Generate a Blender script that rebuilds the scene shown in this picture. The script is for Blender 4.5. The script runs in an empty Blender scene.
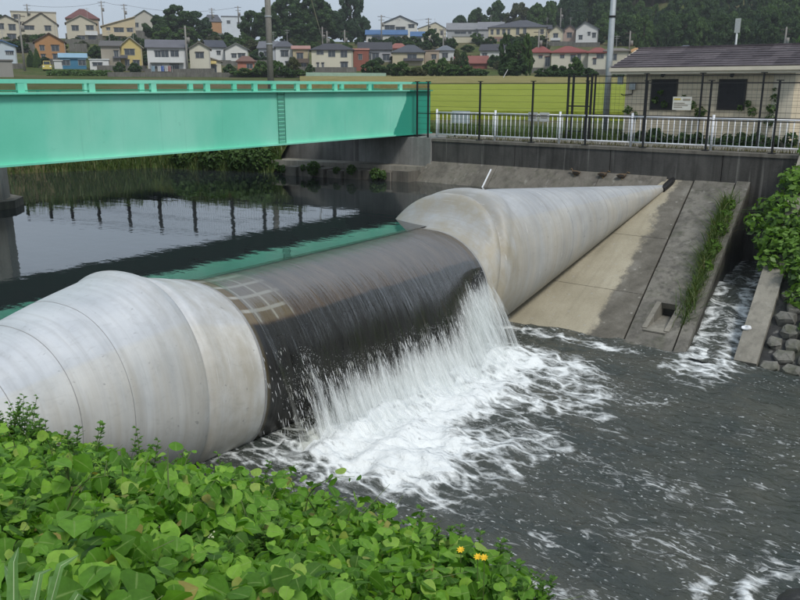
import bpy, math, random
import numpy as np
from mathutils import Vector, Matrix
random.seed(7); RN = np.random.RandomState(11)
R = math.radians
S = bpy.context.scene
COL = S.collection
# world axes: +X downstream along the river, +Y across the river away from the viewer, z = 0 on the far bank
# ------------------------------------------------------------------ camera, sky, sun, exposure
YAW, PITCH, FPX, CZ = R(37.0), math.atan((300-86)/800), 800.0, 2.0
cam_d = bpy.data.cameras.new('camera'); cam = bpy.data.objects.new('camera', cam_d); COL.objects.link(cam)
cam_d.sensor_width = 36.0; cam_d.lens = 36.0*FPX/800.0; cam_d.clip_start = 0.1; cam_d.clip_end = 5000
cam.location = (0, 0, CZ); cam.rotation_euler = (R(90)-PITCH, 0, YAW)
S.camera = cam
SUN_EL, SUN_AZ = R(52), R(118)            # azimuth clockwise from +Y
W = bpy.data.worlds.new('World'); S.world = W; W.use_nodes = True
wn = W.node_tree; wn.nodes.clear()
def _w(t): return wn.nodes.new(t)
sky = _w('ShaderNodeTexSky'); sky.sky_type = 'NISHITA'; sky.sun_disc = False
sky.sun_elevation = SUN_EL; sky.sun_rotation = SUN_AZ; sky.air_density = 1.0; sky.dust_density = 3.0; sky.ozone_density = 1.5
mixw = _w('ShaderNodeMix'); mixw.data_type = 'RGBA'; mixw.inputs[0].default_value = 0.86
cl = _w('ShaderNodeTexNoise'); cl.inputs['Scale'].default_value = 1.6; cl.inputs['Detail'].default_value = 5
tcw = _w('ShaderNodeTexCoord'); mpw = _w('ShaderNodeMapping'); mpw.inputs['Scale'].default_value = (1, 1, 3.2)
rw = _w('ShaderNodeValToRGB'); rw.color_ramp.elements[0].position = .3; rw.color_ramp.elements[1].position = .72
rw.color_ramp.elements[0].color = (3.4, 4.1, 5.0, 1); rw.color_ramp.elements[1].color = (4.75, 5.4, 6.15, 1)
bg = _w('ShaderNodeBackground'); bg.inputs[1].default_value = 0.085; ow = _w('ShaderNodeOutputWorld')
L = wn.links.new
L(tcw.outputs['Generated'], mpw.inputs[0]); L(mpw.outputs[0], cl.inputs['Vector']); L(cl.outputs[0], rw.inputs[0])
L(sky.outputs[0], mixw.inputs[6]); L(rw.outputs[0], mixw.inputs[7]); L(mixw.outputs[2], bg.inputs[0]); L(bg.outputs[0], ow.inputs[0])
sun_d = bpy.data.lights.new('sun', 'SUN'); sun_d.energy = 1.5; sun_d.angle = R(14); sun_d.color = (1, .97, .92)
sun = bpy.data.objects.new('sun', sun_d); COL.objects.link(sun)
_sd = Vector((math.sin(SUN_AZ)*math.cos(SUN_EL), math.cos(SUN_AZ)*math.cos(SUN_EL), math.sin(SUN_EL)))
sun.rotation_euler = _sd.to_track_quat('Z', 'Y').to_euler(); sun.location = _sd*60
S.view_settings.view_transform = 'Standard'; S.view_settings.look = 'None'; S.view_settings.gamma = 1
S.view_settings.use_curve_mapping = False; S.view_settings.exposure = 0.66
S.render.engine = 'CYCLES'; S.cycles.max_bounces = 7; S.cycles.transparent_max_bounces = 24
S.cycles.use_denoising = True; S.cycles.caustics_reflective = False; S.cycles.caustics_refractive = False

# ------------------------------------------------------------------ helpers
def ray(px, py):
    d = ((px-400)/FPX, 1.0, (300-py)/FPX); c, s = math.cos(PITCH), math.sin(PITCH)
    x, y, z = d[0], d[1]*c+d[2]*s, -d[1]*s+d[2]*c
    cy, sy = math.cos(YAW), math.sin(YAW)
    return Vector((x*cy-y*sy, x*sy+y*cy, z))
def hash3(i, j, k=0):
    n = (i*374761393 + j*668265263 + k*2147483647) & 0x7fffffff
    n = (n ^ (n >> 13))*1274126177 & 0x7fffffff
    return ((n ^ (n >> 16)) & 0xffff)/65535.0
def vnoise(x, y, seed=0):
    x = np.asarray(x, float); y = np.asarray(y, float)
    xi = np.floor(x).astype(np.int64); yi = np.floor(y).astype(np.int64); fx = x-xi; fy = y-yi
    fx = fx*fx*(3-2*fx); fy = fy*fy*(3-2*fy)
    def h(i, j):
        n = (i*374761393 + j*668265263 + seed*974711) & 0x7fffffff
        n = ((n ^ (n >> 13))*1274126177) & 0x7fffffff
        return ((n ^ (n >> 16)) & 0xffff)/65535.0
    return (h(xi, yi)*(1-fx)+h(xi+1, yi)*fx)*(1-fy)+(h(xi, yi+1)*(1-fx)+h(xi+1, yi+1)*fx)*fy
def fbm(x, y, seed=0, o=4):
    t = 0; a = .5; f = 1.0
    for k in range(o):
        t = t+a*vnoise(np.asarray(x)*f, np.asarray(y)*f, seed+k*17); a *= .5; f *= 2.03
    return t/(1-.5**o)
def sst(a, b, x):
    t = np.clip((np.asarray(x, float)-a)/(b-a), 0, 1); return t*t*(3-2*t)

class MB:
    def __init__(s): s.v = []; s.f = []
    def add(s, vs, fs):
        o = len(s.v); s.v.extend([tuple(p) for p in vs]); s.f.extend([tuple(o+i for i in q) for q in fs]); return s
    def box(s, x0, x1, y0, y1, z0, z1):
        return s.add([(x0,y0,z0),(x1,y0,z0),(x1,y1,z0),(x0,y1,z0),(x0,y0,z1),(x1,y0,z1),(x1,y1,z1),(x0,y1,z1)],
              [(0,3,2,1),(4,5,6,7),(0,1,5,4),(1,2,6,5),(2,3,7,6),(3,0,4,7)])
    def beam(s, p, q, w, h=None, up=(0,0,1)):
        h = h or w; p = Vector(p); q = Vector(q); d = (q-p).normalized(); u = Vector(up)
        if abs(d.dot(u)) > .98: u = Vector((1,0,0))
        a = d.cross(u).normalized()*w/2; b = a.cross(d).normalized()*h/2
        vs = [p-a-b, p+a-b, p+a+b, p-a+b, q-a-b, q+a-b, q+a+b, q-a+b]
        return s.add(vs, [(0,1,2,3),(7,6,5,4),(0,4,5,1),(1,5,6,2),(2,6,7,3),(3,7,4,0)])
    def tube(s, pts, rs, n=8, caps=True):
        pts = [Vector(p) for p in pts]; o = len(s.v)
        if not hasattr(rs, '__len__'): rs = [rs]*len(pts)
        for i, p in enumerate(pts):
            d = (pts[min(i+1, len(pts)-1)]-pts[max(i-1, 0)]).normalized()
            a = d.cross(Vector((0,0,1))); a = Vector((1,0,0)) if a.length < .05 else a.normalized(); b = d.cross(a)
            for k in range(n):
                t = 2*math.pi*k/n; s.v.append(tuple(p+(a*math.cos(t)+b*math.sin(t))*rs[i]))
        for i in range(len(pts)-1):
            for k in range(n):
                s.f.append((o+i*n+k, o+i*n+(k+1) % n, o+(i+1)*n+(k+1) % n, o+(i+1)*n+k))
        if caps: s.f.append(tuple(o+k for k in range(n))[::-1]); s.f.append(tuple(o+(len(pts)-1)*n+k for k in range(n)))
        return s
    def prism(s, poly, d):
        n = len(poly); d = Vector(d); vs = [Vector(p) for p in poly]+[Vector(p)+d for p in poly]
        return s.add(vs, [tuple(range(n))[::-1], tuple(range(n, 2*n))]+[(i, (i+1) % n, (i+1) % n+n, i+n) for i in range(n)])
    def grid(s, P):
        P = np.asarray(P); n, m = P.shape[:2]; o = len(s.v); s.v.extend(map(tuple, P.reshape(-1, 3)))
        s.f.extend([(o+i*m+j, o+(i+1)*m+j, o+(i+1)*m+j+1, o+i*m+j+1) for i in range(n-1) for j in range(m-1)]); return s
    def mesh(s, name, smooth=False):
        me = bpy.data.meshes.new(name); me.from_pydata(s.v, [], s.f); me.update()
        if smooth: me.polygons.foreach_set('use_smooth', [True]*len(me.polygons))
        return me
def np_mesh(name, V, Q, smooth=False):
    V = np.asarray(V, np.float32); Q = np.asarray(Q, np.int32); k = Q.shape[1]
    me = bpy.data.meshes.new(name); me.vertices.add(len(V)); me.vertices.foreach_set('co', V.ravel())
    me.loops.add(Q.size); me.loops.foreach_set('vertex_index', Q.ravel())
    me.polygons.add(len(Q)); me.polygons.foreach_set('loop_start', np.arange(len(Q), dtype=np.int32)*k)
    me.polygons.foreach_set('loop_total', np.full(len(Q), k, np.int32))
    if smooth: me.polygons.foreach_set('use_smooth', np.ones(len(Q), bool))
    me.update(calc_edges=True); me.validate(); return me
def grid_mesh(name, P, smooth=True):
    n, m = P.shape[:2]; I = np.arange(n*m).reshape(n, m)
    Q = np.stack([I[:-1,:-1], I[1:,:-1], I[1:,1:], I[:-1,1:]], -1).reshape(-1, 4)
    return np_mesh(name, P.reshape(-1, 3), Q, smooth)
def put(name, me, m, parent=None, loc=(0,0,0), rot=(0,0,0), sc=None):
    if isinstance(me, MB): me = me.mesh(name)
    o = bpy.data.objects.new(name, me); COL.objects.link(o)
    if m is not None and not me.materials: me.materials.append(m)
    o.location = loc; o.rotation_euler = rot
    if sc is not None: o.scale = sc if hasattr(sc, '__len__') else (sc, sc, sc)
    if parent: o.parent = parent
    return o
def tag(o, label=None, cat=None, group=None, kind=None):
    if label: o['label'] = label
    if cat: o['category'] = cat
    if group: o['group'] = group
    if kind: o['kind'] = kind
    return o
def thing(name, label, cat, loc=(0,0,0), rz=0, group=None):
    o = bpy.data.objects.new(name, None); COL.objects.link(o); o.location = loc; o.rotation_euler = (0,0,rz); o.empty_display_size = .3
    return tag(o, label, cat, group)

# ------------------------------------------------------------------ materials
MATS = {}
class NT:
    def __init__(s, name):
        s.m = bpy.data.materials.new(name); s.m.use_nodes = True; s.t = s.m.node_tree
        s.b = s.t.nodes['Principled BSDF']; s.out = s.t.nodes['Material Output']
    def n(s, t, **k):
        x = s.t.nodes.new(t)
        for a, b in k.items(): setattr(x, a, b)
        return x
    def l(s, a, b): s.t.links.new(a, b)
    def coord(s, kind='Object', scale=(1,1,1), rot=(0,0,0)):
        c = s.n('ShaderNodeTexCoord'); m = s.n('ShaderNodeMapping'); m.inputs['Scale'].default_value = scale; m.inputs['Rotation'].default_value = rot
        if kind == 'World':
            g = s.n('ShaderNodeNewGeometry'); s.l(g.outputs['Position'], m.inputs[0])
        else: s.l(c.outputs[kind], m.inputs[0])
        return m.outputs[0]
    def noise(s, vec, scale, detail=5, rough=.55, dist=0):
        x = s.n('ShaderNodeTexNoise'); x.inputs['Scale'].default_value = scale; x.inputs['Detail'].default_value = detail
        x.inputs['Roughness'].default_value = rough; x.inputs['Distortion'].default_value = dist
        if vec is not None: s.l(vec, x.inputs['Vector'])
        return x.outputs[0]
    def ramp(s, fac, stops):
        r = s.n('ShaderNodeValToRGB'); e = r.color_ramp.elements
        while len(e) < len(stops): e.new(.5)
        for k, (p, c) in enumerate(stops):
            e[k].position = p; e[k].color = (c[0], c[1], c[2], 1) if hasattr(c, '__len__') else (c, c, c, 1)
        s.l(fac, r.inputs[0]); return r.outputs[0]
    def mix(s, fac, a, b, mode='MIX'):
        x = s.n('ShaderNodeMix', data_type='RGBA', blend_type=mode)
        for sock, v in ((x.inputs[0], fac), (x.inputs[6], a), (x.inputs[7], b)):
            if hasattr(v, 'is_linked'): s.l(v, sock)
            elif hasattr(v, '__len__'): sock.default_value = (v[0], v[1], v[2], 1)
            else: sock.default_value = v
        return x.outputs[2]
    def math(s, op, a, b=None, clamp=False):
        x = s.n('ShaderNodeMath', operation=op, use_clamp=clamp)
        for i, v in enumerate((a, b)):
            if v is None: continue
            if hasattr(v, 'is_linked'): s.l(v, x.inputs[i])
            else: x.inputs[i].default_value = v
        return x.outputs[0]
    def attr(s, name):
        a = s.n('ShaderNodeAttribute', attribute_name=name); return a
    def bump(s, h, strength=.3, dist=.02):
        b = s.n('ShaderNodeBump'); b.inputs['Strength'].default_value = strength; b.inputs['Distance'].default_value = dist
        s.l(h, b.inputs['Height']); s.l(b.outputs[0], s.b.inputs['Normal']); return b
    def col(s, c):
        if hasattr(c, 'is_linked'): s.l(c, s.b.inputs['Base Color'])
        else: s.b.inputs['Base Color'].default_value = (*c, 1)
    def set(s, **k):
        for a, v in k.items():
            q = s.b.inputs[{'rough':'Roughness','metal':'Metallic','spec':'Specular IOR Level','trans':'Transmission Weight','alpha':'Alpha','ior':'IOR','coat':'Coat Weight'}[a]]
            if hasattr(v, 'is_linked'): s.l(v, q)
            else: q.default_value = v
def c3(c, k): return tuple(min(1, x*k) for x in c)
def plain(name, c, rough=.6, var=.25, scale=3.0, metal=0, spec=.4, bump=0, streak=0, coord='Object'):
    if name in MATS: return MATS[name]
    t = NT(name); v = t.coord(coord)
    f = t.noise(v, scale, 6, .6)
    col = t.ramp(f, [(.25, c3(c, 1-var)), (.5, c), (.78, c3(c, 1+var*.7))])
    if streak:
        sv = t.coord(coord, (5, 5, .35)); sn = t.noise(sv, 1.6, 4, .6)
        col = t.mix(t.ramp(sn, [(.42, 0), (.7, streak)]), col, c3(c, .42))
    t.col(col); t.set(rough=rough, metal=metal, spec=spec)
    if bump: t.bump(t.noise(v, scale*9, 5), bump, .01)
    MATS[name] = t.m; return t.m
def m_concrete(name, c, dark=.45, moss=0, wet=0, joint=0, pits=.5):
    t = NT(name); v = t.coord('World')
    base = t.ramp(t.noise(v, .9, 7, .62), [(.25, c3(c, .72)), (.5, c), (.75, c3(c, 1.22))])
    blot = t.noise(t.coord('World', (1.4, 1.4, .5)), 1.1, 6, .65, .4)
    col = t.mix(t.ramp(blot, [(.44, 0), (.68, dark)]), base, c3(c, .38))
    st = t.noise(t.coord('World', (4.5, 4.5, .28)), 1.3, 4, .55)
    col = t.mix(t.ramp(st, [(.48, 0), (.7, dark)]), col, c3(c, .33))
    wst = t.noise(t.coord('World', (7, 7, .3)), .8, 3, .5)
    col = t.mix(t.ramp(wst, [(.62, 0), (.75, .35)]), col, c3((.42, .41, .37), 1))
    fine = t.noise(v, 38, 4, .7)
    col = t.mix(.35, col, t.mix(1.0, col, t.ramp(fine, [(.3, .55), (.7, 1.25)]), 'MULTIPLY'))
    if moss: col = t.mix(t.ramp(t.noise(v, 2.3, 6, .7), [(.5, 0), (.66, moss)]), col, (.05, .065, .022))
    t.col(col); t.set(rough=.82 if not wet else .4, spec=.35)
    t.bump(t.math('ADD', t.noise(v, 14, 6, .7), t.math('MULTIPLY', fine, .4)), pits, .02)
    MATS[name] = t.m; return t.m
def m_leaf(name, c1, c2, c3_, trans=.35, rough=.45, island=True, yel=None):
    t = NT(name); g = t.n('ShaderNodeNewGeometry'); oi = t.n('ShaderNodeObjectInfo')
    r = t.math('FRACT', t.math('ADD', g.outputs['Random Per Island'], oi.outputs['Random']))
    stops = [(0, c1), (.5, c2), (.93, c3_)]
    if yel: stops.append((1.0, yel))
    col = t.ramp(r, stops)
    vein = t.noise(t.coord('Object'), 22, 3)
    col = t.mix(.3, col, t.mix(1.0, col, t.ramp(vein, [(.3, .6), (.7, 1.3)]), 'MULTIPLY'))
    t.col(col); t.set(rough=rough, spec=.35)
    tr = t.n('ShaderNodeBsdfTranslucent'); t.l(t.mix(1.0, col, (1.25, 1.35, .6), 'MULTIPLY'), tr.inputs[0])
    mx = t.n('ShaderNodeMixShader'); mx.inputs[0].default_value = trans
    t.l(t.b.outputs[0], mx.inputs[1]); t.l(tr.outputs[0], mx.inputs[2]); t.l(mx.outputs[0], t.out.inputs[0])
    MATS[name] = t.m; return t.m

M_wall = m_concrete('wall_concrete', (.085, .081, .074), .75)
M_wallpale = m_concrete('pale_concrete', (.27, .27, .255), .35)
M_wingc = m_concrete('wing_concrete', (.16, .155, .145), .5)
M_slope = m_concrete('weathered_concrete', (.185, .175, .15), .7, .3, pits=.8)
M_apron = m_concrete('brown_concrete', (.17, .155, .13), .5, .2)
M_kerb = m_concrete('kerb_concrete', (.26, .245, .205), .4)
M_wet = m_concrete('wet_concrete', (.035, .035, .033), .5, .3, 1)
M_stone = m_concrete('field_stone', (.17, .165, .145), .5, .5)
M_white = plain('white_paint', (.80, .82, .85), .45, .12, 6)
M_black = plain('black_paint', (.012, .012, .013), .5, .3, 6)
M_galv = plain('galvanised_steel', (.42, .45, .46), .45, .2, 5, .3)
M_pole = plain('pole_concrete', (.23, .22, .20), .85, .25, 6, streak=.3)
M_timber = plain('dark_timber', (.07, .055, .045), .8, .3, 8)
M_glass = plain('window_glass', (.045, .055, .065), .12, .3, 1.5, spec=.6)
M_frame = plain('window_frame', (.30, .30, .29), .5, .1)
M_trunk = plain('bark', (.07, .055, .04), .9, .35, 6, bump=.5)

# ------------------------------------------------------------------ terrain
def T(r, px):
    """height of the far ground at distance r from the viewpoint, px = bearing as picture column"""
    z = np.interp(r, [0, 52, 120, 150, 182, 236, 300, 420, 1400], [0, 0, 2.9, 3.9, 6.2, 14.0, 17.0, 14.0, 10.0])
    h = sst(505, 660, px)*sst(232, 330, r)*(1-sst(420, 900, r))*34
    return z+h
def bearing_px(u, v):
    c, s = math.cos(YAW), math.sin(YAW)
    X = u*c+v*s; Y = -u*s+v*c
    return 400+FPX*X/np.maximum(Y, 1e-3)*math.cos(PITCH) if np.ndim(Y) else 400+FPX*X/max(Y, 1e-3)*math.cos(PITCH)
def ground(px, py, rmax=420):
    d = ray(px, py); h = math.hypot(d.x, d.y); r = 45.0
    while r < rmax:
        if CZ+d.z/h*r <= T(r, px): break
        r += .5
    k = r/h; p = Vector((d.x*k, d.y*k, 0)); p.z = float(T(r, px)); return p, r
def onray(px, py, r):
    d = ray(px, py); k = r/math.hypot(d.x, d.y); return Vector((d.x*k, d.y*k, CZ+d.z*k))
# ---- ground of the far bank and the hillside
edge = [(90, 27.2), (40, 27.2), (10, 27.2), (-4, 27.2), (-12, 27.2), (-18, 27.2), (-22, 26.6), (-26, 25.6), (-31, 24.4), (-34.5, 20), (-38, 12), (-44, 2), (-52, -12), (-60, -35)]
E = []
for a, b in zip(edge[:-1], edge[1:]):
    for k in range(14): E.append((a[0]+(b[0]-a[0])*k/14, a[1]+(b[1]-a[1])*k/14))
E.append(edge[-1]); E = np.array(E); re = np.hypot(E[:, 0], E[:, 1])
ks = np.concatenate([[0, .6, 2, 5, 10, 16], np.linspace(24, 400, 90), np.linspace(430, 1500, 14)])
P = np.zeros((len(E), len(ks), 3))
for j, k in enumerate(ks):
    f = (re+k)/re; P[:, j, 0] = E[:, 0]*f; P[:, j, 1] = E[:, 1]*f
    rr = re+k; z = np.interp(rr, [0, 52, 120, 150, 182, 236, 300, 420, 1400], [0, 0, 2.9, 3.9, 6.2, 14.0, 17.0, 14.0, 10.0])
    X = E[:, 0]*math.cos(YAW)+E[:, 1]*math.sin(YAW); Y = -E[:, 0]*math.sin(YAW)+E[:, 1]*math.cos(YAW)
    px = np.where(Y > 1, 400+FPX*X/np.maximum(Y, 1)*math.cos(PITCH), np.where(X > 0, 3000, -3000))
    P[:, j, 2] = z+sst(505, 660, px)*sst(232, 330, rr)*(1-sst(420, 900, rr))*34-.02
    if k == 0: P[:, j, 2] -= .02
t = NT('bank_grass'); v = t.coord('World')
t.col(t.mix(t.ramp(t.noise(v, .12, 4), [(.4, 0), (.6, 1)]), t.ramp(t.noise(v, 1.4, 6, .7), [(.3, (.03, .05, .012)), (.7, (.09, .12, .03))]), t.ramp(t.noise(v, .8, 6, .7), [(.3, (.07, .07, .035)), (.7, (.16, .14, .07))])))
t.set(rough=.95, spec=.1); t.bump(t.noise(v, 3, 6, .7), .8, .2); M_grass = t.m
tag(put('far_ground', grid_mesh('far_ground', P), M_grass), kind='structure')
# ---- far rice field
def strip(name, r0, r1, px0, px1, lift, mat, n=40, m=60):
    A = np.zeros((n, m, 3))
    for i in range(n):
        for j in range(m):
            px = px0+(px1-px0)*i/(n-1); r = r0+(r1-r0)*j/(m-1); d = ray(px, 86); h = math.hypot(d.x, d.y)
            A[i, j] = (d.x/h*r, d.y/h*r, float(T(r, px))+lift+.05*(hash3(i, j)-.5))
    return A
t = NT('rice_crop'); v = t.coord('World', (1, 1, 1), (0, 0, .5)); w = t.coord('World', (.25, 3.2, 1), (0, 0, .15))
t.col(t.mix(t.ramp(t.noise(w, 1.0, 5, .6), [(.35, 0), (.65, 1)]), (.20, .25, .025), (.30, .34, .05)))
t.set(rough=.9, spec=.15); t.bump(t.noise(v, 6, 5, .8), 1, .12); M_rice = t.m
t = NT('straw_crop'); v = t.coord('World')
t.col(t.ramp(t.noise(v, .5, 6, .65), [(.3, (.17, .16, .05)), (.55, (.27, .235, .10)), (.75, (.19, .23, .06))])); t.set(rough=.95, spec=.1); t.bump(t.noise(v, 4, 5, .8), 1, .15); M_straw = t.m
def field(name, r0, r1, px0, px1, lift, mat, lab, cat):
    A = strip(name, r0, r1, px0, px1, lift, mat)
    mb = MB().grid(A[:, ::1])
    lo = A[:, 0].copy(); lo[:, 2] -= lift+.1
    mb.grid(np.stack([lo, A[:, 0]], 1))
    o = put(name, mb.mesh(name, False), mat); tag(o, lab, cat, kind='stuff'); return o
field('rice_crop', 50, 92, 430, 830, .55, M_rice, 'bright yellow green rice crop standing behind the bank fences', 'rice')
field('straw_stubble', 92.5, 121, 300, 830, .45, M_straw, 'tan straw coloured crop strip in front of the houses', 'field crop')
# ---- bank path
t = NT('gravel_path'); v = t.coord('World')
t.col(t.ramp(t.noise(v, 3, 7, .75), [(.3, (.17, .16, .14)), (.7, (.32, .30, .26))])); t.set(rough=.95, spec=.2); t.bump(t.noise(v, 40, 4, .8), .7, .02); M_path = t.m
mb = MB().box(-26, 40, 26.95, 29.3, -.3, .012); tag(put('bank_path', mb, M_path), kind='structure')

# ------------------------------------------------------------------ water
UP, DN = -1.62, -4.4
t = NT('still_water'); t.col((.022, .027, .028)); t.set(rough=.02, spec=1.0, ior=1.55)
v = t.coord('World', (1.0, 1.0, 1), (0, 0, .2)); a = t.noise(v, 2.6, 4, .5); b = t.noise(t.coord('World', (.3, 1.2, 1), (0, 0, -.3)), 1.1, 3, .5)
t.bump(t.math('ADD', t.math('MULTIPLY', a, .35), b), .055, .12)
# the pond is soupy: a little diffuse grey green below the mirror
M_still = t.m
mb = MB().add([(-12.16, -5, UP), (-12.16, 40, UP), (-140, 40, UP), (-140, -60, UP), (-12.16, -60, UP)], [(0, 1, 2, 3, 4)])
tag(put('upstream_water', mb, M_still), kind='structure')
# downstream: rough grid
us = np.concatenate([np.arange(-11.5, 2.5, .06), np.arange(2.5, 60, 1.5)]); vs = np.concatenate([np.arange(-6, 7, .6), np.arange(7, 21.2, .06), np.arange(21.2, 40, .8)])
U, V = np.meshgrid(us, vs, indexing='ij')
imp = -9.45
inv = sst(8.6, 11.0, V+.25*(U+9))*(1-sst(16.2, 18.2, V))
Dd = U-imp+1.5*(fbm(U*.8, V*.8, 3)-.5)*2.2
F = inv*(.60*(1-sst(.8, 4.0, Dd))+.30*(1-sst(1.8, 7.6, Dd)))*sst(-.9, .0, U-imp)*(.80+.55*(fbm(U*1.6, V*1.6, 33)-.3))
F = F + .42*(1-sst(0, 2.6, np.hypot((U+9.6)*.5, V-9.4)))                       # froth along the dry end of the dam
F = np.maximum(F, .78*sst(19.0, 19.9, V)*sst(-6.1, -5.8, U)*(1-sst(-4.9, -4.4, U)))
F = np.maximum(F, .62*np.exp(-(((U+5.0)/.9)**2+((V-18.6)/1.5)**2)))            # outflow of the side channel
F = np.maximum(F, .55*np.exp(-(((U+8.9)/2.6)**2+((V-18.6)/.35)**2)))
drop = np.exp(-(((U+1.0)/1.2)**2+((V-10.2)/.5)**2))
F = np.maximum(F, .7*np.exp(-(((U+2.35)/.16)**2+((V-9.4)/.9)**2)))
F = np.maximum(F, .6*np.exp(-((np.hypot((U+.95)/.95, (V-10.15)/.8)-1.0)/.16)**2))
F = np.clip(F, 0, 1.2)
calm = 1-sst(3, 20, U)
Z = DN + (fbm(U*1.1+.4*V, V*1.7, 5)-.5)*.16*calm + (fbm(U*3.2, V*4.5, 9)-.5)*.08 + F*.42*(fbm(U*2.2, V*2.2, 21)-.35) + .26*np.clip(F, 0, 1)*np.exp(-np.abs(U-imp-.35)/.7)*inv*(.5+fbm(U*1.7, V*1.7, 66))
Z = np.where((U < -9.9) & (V > 7), np.minimum(Z, DN-.02), Z)
me = grid_mesh('downstream_water', np.stack([U, V, Z], -1)); at = me.attributes.new('foam', 'FLOAT', 'POINT'); at.data.foreach_set('value', F.astype(np.float32).ravel())
def m_foamwater(name, fleck=1.0):
    t = NT(name); f = t.attr('foam').outputs['Fac']
    v = t.coord('World'); sv = t.coord('World', (.62, 1.25, 1), (0, 0, .25))
    big = t.noise(sv, 2.0, 6, .68, .9); fine = t.noise(sv, 9.0, 5, .65, .6)
    vo = t.n('ShaderNodeTexVoronoi', feature='DISTANCE_TO_EDGE'); vo.inputs['Scale'].default_value = 2.9
    wv = t.n('ShaderNodeMix', data_type='VECTOR'); wv.inputs[0].default_value = .22
    nz = t.n('ShaderNodeTexNoise'); nz.inputs['Scale'].default_value = 1.8; nz.inputs['Detail'].default_value = 5; t.l(sv, nz.inputs['Vector'])
    t.l(sv, wv.inputs[4]); t.l(nz.outputs['Color'], wv.inputs[5]); t.l(wv.outputs[1], vo.inputs['Vector'])
    web = t.math('SUBTRACT', 1.0, t.math('MULTIPLY', vo.outputs['Distance'], 7.0), True)
    val = t.math('ADD', t.math('MULTIPLY', f, 1.25), t.math('ADD', t.math('MULTIPLY', t.math('SUBTRACT', big, .5), 1.9), t.math('MULTIPLY', t.math('SUBTRACT', fine, .5), .9)))
    val = t.math('ADD', val, t.math('MULTIPLY', t.math('MULTIPLY', web, t.ramp(f, [(.02, 0), (.35, 1)])), .38))
    foam = t.ramp(val, [(.48, 0), (1.0, 1)])
    # drifting flecks and strings of froth
    patch = t.noise(t.coord('World', (.5, .9, 1), (0, 0, .3)), .55, 4, .6)
    fl = t.noise(t.coord('World', (.55, 1.5, 1), (0, 0, .45)), 4.6, 6, .62, 1.3)
    st = t.math('ADD', fl, t.math('MULTIPLY', t.math('SUBTRACT', patch, .5), .8))
    fl2 = t.math('ADD', t.noise(t.coord('World', (.8, 1.6, 1), (0, 0, .4)), 11.0, 2, .5, .4), t.math('MULTIPLY', t.math('SUBTRACT', patch, .5), .35))
    g = t.math('MAXIMUM', t.ramp(st, [(.585, 0), (.72, .65*fleck)]), t.ramp(fl2, [(.645, 0), (.71, .6*fleck)]))
    foam = t.math('MAXIMUM', foam, g)
    col = t.mix(foam, t.ramp(t.noise(v, .6, 5, .6), [(.35, (.042, .051, .046)), (.65, (.074, .077, .063))]), (.74, .77, .765))
    t.col(col); t.set(rough=t.math('ADD', .10, t.math('MULTIPLY', foam, .6)), spec=.5, ior=1.33)
    rip = t.math('ADD', t.noise(t.coord('World', (1, 1.7, 1)), 3.6, 4, .5, .3), t.math('MULTIPLY', foam, .25))
    t.bump(rip, .8, .13); return t.m
M_rough = m_foamwater('rough_water')
tag(put('downstream_water', me, M_rough), kind='structure')

# ------------------------------------------------------------------ far bank wall, aprons, abutment
wall = thing('flood_wall', 'long dark streaked concrete wall under the white bank railing', 'wall', (-8, 26.4, -1))
wl = Matrix.Translation((-8, 26.4, -1)).inverted()
def part(name, mb, m, parent, smooth=False, label=None):
    """mb in world coordinates, stored relative to the parent Empty"""
    me = mb.mesh(name, smooth) if isinstance(mb, MB) else mb
    p = Matrix.LocRotScale(parent.location, parent.rotation_euler, None)
    if parent.parent: p = Matrix.LocRotScale(parent.parent.location, parent.parent.rotation_euler, None) @ p
    me.transform(p.inverted()); o = put(name, me, m, parent)
    if label: o['label'] = label
    return o
xs = [-18.3, -14.6, -10.9, -7.2, -4.2, -.5, 4, 9]
for a, b in zip(xs[:-1], xs[1:]):
    part('wall_panel', MB().box(a+.012, b-.012, 26.4, 26.75, -5.2, -.1), M_wall, wall)
part('coping', MB().box(-18.3, 9, 26.37, 26.95, -.1, .0), M_apron, wall)
ab = thing('bridge_abutment', 'pale grey concrete abutment block carrying the end of the green bridge', 'abutment', (-20, 26.6, -1))
part('seat_block', MB().box(-22.0, -18.32, 26.3, 28.2, -3, .02), M_wallpale, ab)
ww = thing('wing_wall', 'dark grey concrete wing wall beside the pale bridge abutment', 'wall', (-24, 25.5, -1))
part('wall_face', MB().prism([(-22.01, 26.32, -3), (-22.01, 26.75, -3), (-26.5, 26.3, -3), (-26.5, 25.9, -3)], (0, 0, 2.95)), M_wingc, ww)
ap = thing('berm_apron', 'brown sloping concrete apron below the wall where three ducks rest', 'apron', (-12, 26, -2))
for a, b in ((-18.4, -15.3), (-15.28, -11.2), (-11.18, -8.9)):
    e = .55 if a < -18 else 0
    part('apron_slab', MB().add([(a, 26.39, -.88), (b, 26.39, -.88), (b, 24.6, -2.6), (a-e*1.5, 24.6, -2.6), (a, 26.39, -3), (b, 26.39, -3), (b, 24.6, -3), (a-e*1.5, 24.6, -3)],
        [(0,3,2,1),(4,5,6,7),(0,1,5,4),(1,2,6,5),(2,3,7,6),(3,0,4,7)]), M_apron, ap)
ld = thing('bank_ledge', 'low pale stone ledge with plants at the waterline under the bridge end', 'ledge', (-21, 25.5, -2))
rs = random.Random(3)
x = -24.2
while x < -18.6:
    w = rs.uniform(.5, .9); yy = 25.75+(x+18.6)*.20
    part('ledge_block', MB().prism([(x, yy-.45-rs.random()*.12, -2.2), (x+w-.04, yy-.43-rs.random()*.1, -2.2), (x+w-.04, yy+.5, -2.2), (x, yy+.5, -2.2)], (0, 0, .95+rs.uniform(-.1, .06))), M_apron, ld); x += w
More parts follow.
